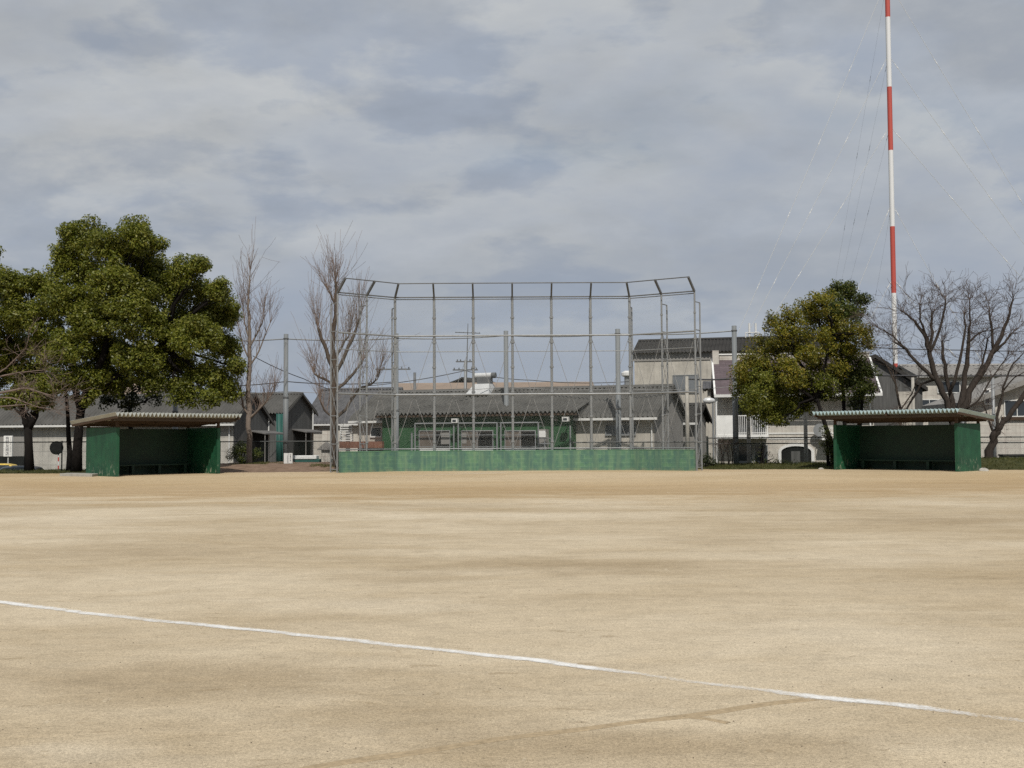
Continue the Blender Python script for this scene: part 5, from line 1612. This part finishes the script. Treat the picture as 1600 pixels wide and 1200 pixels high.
def bare_tree(name, label, px, D, limbs, mat, twigmat, seed, tw, group=None):
    """limbs: polylines [(px,py,dd,r)...]; tw: dict for twigs"""
    bx_ = P(px, 700, D).x; base = Vector((bx_, D, ground_z(bx_, D)))
    r = empty(name, base, label, "tree", group); rr = random.Random(seed)
    t = MB(); tg = MB()
    for lb in limbs:
        pts0 = [P(a, b, D + dd) - base for a, b, dd, _ in lb]; rs0 = [q[3] for q in lb]
        pts, rs = [], []
        for i in range(len(pts0) - 1):       # add knobbly in-between points
            for k in range(3):
                f = k / 3; j = rs0[i] * 0.5 if (i or k) else 0
                pts.append(pts0[i].lerp(pts0[i + 1], f) + Vector((rr.uniform(-j, j), rr.uniform(-j, j), 0))); rs.append((rs0[i] * (1 - f) + rs0[i + 1] * f) * rr.uniform(0.93, 1.08))
        pts.append(pts0[-1]); rs.append(rs0[-1])
        t.tube(pts, rs, 8 if rs[0] > 0.08 else 6)
        nt = len(pts)
        for i in range(nt):
            if i < nt * tw.get("start", 0.3): continue
            last = i == nt - 1
            for _ in range(tw["end"] if last else tw["along"]):
                dd = (pts[i] - pts[max(0, i - 1)]).normalized()
                if tw.get("whip"):
                    nd = (Vector((rr.gauss(0, 0.26), rr.gauss(0, 0.26), 1)) + dd * 0.35).normalized()
                    if not last and rr.random() < 0.5: nd = (nd + Vector((rr.gauss(0, 0.42), rr.gauss(0, 0.42), 0))).normalized()
                else:
                    s = tw["spread"]; nd = (dd * 1.0 + Vector((rr.gauss(0, s), rr.gauss(0, s), rr.gauss(0.1, s)))).normalized()
                grow(tg, pts[i], nd, tw["len"] * rr.uniform(0.5, 1.15), min(rs[i] * 0.6, tw["r"]), tw["lev"], rr, tw["up"], tw["cs"], tw["n"], tw.get("curve", 0.1), tw.get("minr", 0.008))
    if tw.get("merge"):
        t.add(tg.v, tg.f); t.build("trunk", twigmat, r)
    else:
        t.build("trunk", mat, r, smooth=True); tg.build("twigs", twigmat, r)
    return r


gk = dict(end=9, along=3, whip=True, len=2.0, r=0.014, lev=1, up=0.07, cs=0.40, n=2, start=0.25, curve=0.07, minr=0.0065)
bare_tree("ginkgo_tree", "slim bare ginkgo tree beside the big leafy tree", 389, 62.0,
    [[(390, 728, 0, 0.17), (389, 680, 0, 0.145), (388, 640, 0, 0.14), (389, 590, 0, 0.12), (390, 520, 0, 0.10), (388, 480, 0, 0.07), (389, 450, 0, 0.045), (391, 425, 0, 0.022)],
     [(389, 655, 0, 0.07), (404, 640, 0, 0.06), (418, 626, 0.1, 0.045)], [(389, 650, 0, 0.07), (380, 635, -0.1, 0.055), (376, 615, -0.1, 0.04)],
     [(389, 560, 0, 0.05), (378, 535, 0, 0.04), (370, 500, 0, 0.022)], [(389, 575, 0, 0.05), (405, 548, 0, 0.04), (422, 505, 0, 0.022)], [(389, 545, 0, 0.06), (398, 528, 0, 0.05), (410, 505, 0, 0.035), (412, 490, 0, 0.02)], [(389, 655, 0.1, 0.06), (412, 632, -0.3, 0.045), (428, 612, -0.3, 0.025)], [(390, 530, 0, 0.05), (382, 505, 0.2, 0.035), (380, 480, 0.3, 0.02)]],
    "bark_pale", "twig", 81, dict(gk, len=1.55))
gk2 = dict(gk); gk2.update(end=14, along=3, len=2.0)
bare_tree("ginkgo_tree", "thick pollarded bare ginkgo behind the left backstop posts", 522, 60.3,
    [[(523, 738, 0, 0.20), (523, 690, 0, 0.18), (522, 640, 0, 0.17), (522, 590, 0, 0.16), (521, 540, 0, 0.13), (524, 470, 0, 0.10), (525, 450, 0, 0.08), (524, 440, 0, 0.07)],
     [(522, 580, 0, 0.11), (510, 548, 0, 0.10), (500, 520, 0, 0.085), (497, 512, 0, 0.07)], [(522, 592, 0, 0.10), (540, 552, 0, 0.09), (556, 515, 0.2, 0.07), (562, 498, 0.2, 0.05)],
     [(524, 475, 0, 0.07), (517, 460, 0, 0.06), (513, 455, 0, 0.05)], [(523, 612, 0, 0.09), (545, 592, 0.1, 0.08), (566, 566, 0.2, 0.05)], [(520, 600, 0, 0.08), (505, 592, 0, 0.07), (491, 584, 0, 0.05)],
     [(522, 655, 0, 0.09), (540, 640, 0, 0.08), (560, 608, 0.3, 0.065), (580, 600, 0.4, 0.05), (590, 592, 0.4, 0.035)], [(522, 655, 0, 0.07), (506, 640, 0, 0.05), (500, 625, 0, 0.03)], [(524, 560, 0, 0.07), (537, 535, 0.3, 0.055), (545, 525, 0.3, 0.04)]],
    "bark", "twig", 82, gk2)

ck = dict(end=9, along=2, len=1.05, r=0.016, lev=2, up=0.03, spread=0.75, cs=0.5, n=3, start=0.35, curve=0.13, minr=0.0058)
bare_tree("cherry_tree", "wide bare cherry tree with vase shaped limbs behind the right dugout", 1490, 57.5,
    [[(1492, 735, 0, 0.30), (1490, 690, 0, 0.27), (1490, 655, 0, 0.25)],
     [(1488, 660, 0, 0.17), (1478, 625, 0, 0.16), (1462, 590, 0, 0.15), (1452, 555, 0, 0.13), (1448, 530, 0, 0.11), (1430, 502, 0, 0.06), (1412, 488, 0, 0.035)],
     [(1452, 550, 0, 0.09), (1456, 520, 0, 0.08), (1456, 488, 0, 0.05)], [(1453, 550, 0.1, 0.085), (1468, 515, 0.3, 0.07), (1476, 480, 0.3, 0.05), (1477, 466, 0.3, 0.03)], [(1450, 530, 0, 0.07), (1438, 500, -0.3, 0.05), (1437, 476, -0.3, 0.03)],
     [(1464, 595, 0, 0.10), (1440, 575, 0, 0.09), (1415, 545, 0.1, 0.07), (1398, 535, 0.1, 0.05)], [(1418, 548, 0, 0.05), (1395, 525, 0.2, 0.035), (1372, 512, 0.2, 0.018)],
     [(1492, 660, 0, 0.16), (1487, 625, 0.2, 0.13), (1480, 590, 0.4, 0.11), (1473, 560, 0.5, 0.09), (1472, 535, 0.6, 0.06)],
     [(1495, 660, 0, 0.18), (1506, 610, 0, 0.16), (1512, 570, 0, 0.12), (1514, 535, 0, 0.09), (1516, 505, 0, 0.05), (1515, 468, 0, 0.03)], [(1513, 535, 0, 0.06), (1530, 520, 0.1, 0.045), (1541, 516, 0.1, 0.03)], [(1485, 610, -0.2, 0.09), (1500, 565, -0.4, 0.075), (1508, 510, -0.4, 0.05), (1506, 490, -0.4, 0.03)],
     [(1497, 655, 0, 0.20), (1515, 612, -0.1, 0.18), (1542, 568, -0.2, 0.14), (1565, 525, -0.2, 0.10), (1577, 490, -0.2, 0.07), (1583, 467, -0.2, 0.04)], [(1552, 548, -0.2, 0.08), (1548, 505, -0.1, 0.06), (1546, 488, -0.1, 0.035)], [(1550, 553, -0.2, 0.08), (1570, 535, -0.5, 0.055), (1580, 521, -0.5, 0.035)],
     [(1516, 605, 0, 0.08), (1535, 570, 0.5, 0.06), (1543, 530, 0.5, 0.04)], [(1462, 592, 0, 0.07), (1440, 600, 0.5, 0.06), (1418, 636, 0.8, 0.05), (1412, 655, 0.8, 0.05)], [(1508, 640, -0.3, 0.06), (1530, 625, -0.6, 0.05), (1550, 590, -0.7, 0.04), (1572, 560, -0.7, 0.02)]],
    "bark_cherry", "twig_dark", 91, ck)
bare_tree("cherry_tree", "leaning bare cherry trunk right of the right dugout", 1545, 58.6,
    [[(1543, 735, 0, 0.24), (1546, 705, 0, 0.22), (1554, 682, 0, 0.20), (1558, 672, 0, 0.20)],
     [(1557, 675, 0, 0.15), (1575, 652, 0, 0.14), (1595, 625, 0, 0.12), (1620, 590, 0, 0.10), (1650, 540, 0, 0.05)], [(1556, 674, 0, 0.09), (1560, 640, 0.1, 0.08), (1568, 605, 0.2, 0.06), (1582, 570, 0.3, 0.04), (1605, 545, 0.3, 0.02)],
     [(1553, 676, 0, 0.07), (1546, 660, 0.2, 0.05), (1540, 640, 0.3, 0.03)], [(1566, 612, 0.2, 0.05), (1585, 590, 0, 0.035), (1603, 580, 0, 0.02)]],
    "bark_cherry", "twig_dark", 92, dict(ck, end=5, along=1))
bare_tree("cherry_tree", "thin young bare tree left of the cherry tree", 1402, 59.5,
    [[(1410, 735, 0, 0.10), (1406, 680, 0, 0.08), (1407, 640, 0, 0.07), (1400, 600, 0, 0.05), (1385, 570, 0, 0.03), (1370, 548, 0, 0.015)], [(1402, 608, 0, 0.04), (1395, 580, 0.2, 0.03), (1398, 555, 0.2, 0.015)], [(1407, 640, 0, 0.04), (1425, 615, 0.2, 0.03), (1435, 590, 0.2, 0.015)]],
    "bark", "twig_dark", 93, dict(ck, end=5, along=1, len=1.0))
bare_tree("cherry_tree", "bare grey tree reaching in from the left edge", -70, 54.5,
    [[(-95, 745, 0, 0.25), (-92, 690, 0, 0.2), (-85, 650, 0, 0.18)], [(-86, 655, 0, 0.11), (-40, 628, 0, 0.08), (0, 614, 0, 0.06), (40, 606, 0, 0.04), (80, 618, 0, 0.018)], [(-20, 620, 0, 0.05), (20, 622, -0.3, 0.035), (60, 636, -0.4, 0.02), (85, 640, -0.4, 0.01)],
     [(-86, 652, 0, 0.1), (-50, 610, 0.2, 0.08), (-10, 590, 0.3, 0.05), (30, 582, 0.3, 0.03), (70, 578, 0.3, 0.015)], [(-30, 600, 0, 0.05), (10, 575, 0.2, 0.03), (40, 545, 0.3, 0.015)], [(-60, 640, 0, 0.06), (-10, 636, -0.3, 0.04), (40, 632, -0.5, 0.02)], [(-88, 660, 0, 0.12), (-110, 560, 0, 0.09), (-90, 450, 0, 0.05), (-60, 380, 0, 0.02)]],
    "bark_pale", "twig", 94, dict(ck, end=6, along=1, len=1.1, merge=True))
for (px, D, lab, sd_) in ((1128, 60.8, "twiggy leafless shrub at the foot of the right net pole", 95), (1140, 61.0, "second twiggy leafless shrub between the right net pole and flats", 96)):
    hh = random.Random(sd_)
    lim = []
    for k in range(5):
        x0 = px + hh.uniform(-5, 5); lim.append([(x0, 730, 0, 0.022), (x0 + hh.uniform(-3, 3), 712, 0, 0.018), (x0 + hh.uniform(-6, 6), 695, hh.uniform(-.3, .3), 0.01)])
    bare_tree("bare_shrub", lab, px, D, lim, "bark_dark", "twig_dark", sd_, dict(ck, end=3, along=1, len=0.45, r=0.012, lev=1))
    bpy.data.objects[[o.name for o in bpy.data.objects if o.name.startswith("bare_shrub")][-1]]["category"] = "shrub"

# --- grass tufts on the banks
gm = MB(); rr = random.Random(77)
def tufts(x0, x1, ya, yb, n, h):
    for _ in range(n):
        x = rr.uniform(x0, x1); y = rr.uniform(ya, yb) if not callable(ya) else rr.uniform(ya(x), yb(x))
        z = ground_z(x, y) - 0.02
        for _ in range(5):
            a = rr.uniform(0, 6.28); w = rr.uniform(0.008, 0.016); hh = h * rr.uniform(0.5, 1.2); lx_, ly_ = rr.gauss(0, 0.4) * hh, rr.gauss(0, 0.4) * hh
            bx_, by_ = x + rr.gauss(0, 0.05), y + rr.gauss(0, 0.05)
            gm.add([(bx_ - w * math.cos(a), by_ - w * math.sin(a), z), (bx_ + w * math.cos(a), by_ + w * math.sin(a), z), (bx_ + lx_, by_ + ly_, z + hh)], [(0, 1, 2)])
tufts(10.0, 20.5, lambda x: bank_y(x) + 0.4, lambda x: edge_y(x), 2600, 0.11)
tufts(22.0, 34, lambda x: bank_y(x) + 0.5, lambda x: edge_y(x), 2200, 0.13)
tufts(-34, -20, lambda x: bank_y(x) + 0.3, lambda x: edge_y(x), 1500, 0.10)
for (px, D, n) in ((392, 61.6, 160), (512, 60.5, 200), (380, 62.5, 80), (440, 62.8, 60)):
    c = P(px, 700, D).x; tufts(c - 0.9, c + 0.9, D - 0.5, D + 0.6, n, 0.11)
tufts(-9.0, -8.2, 57.4, 58.4, 40, 0.12)
tag(gm.build("grass", "grass"), "short grass growing on the low banks around the field", "grass", None, "stuff")
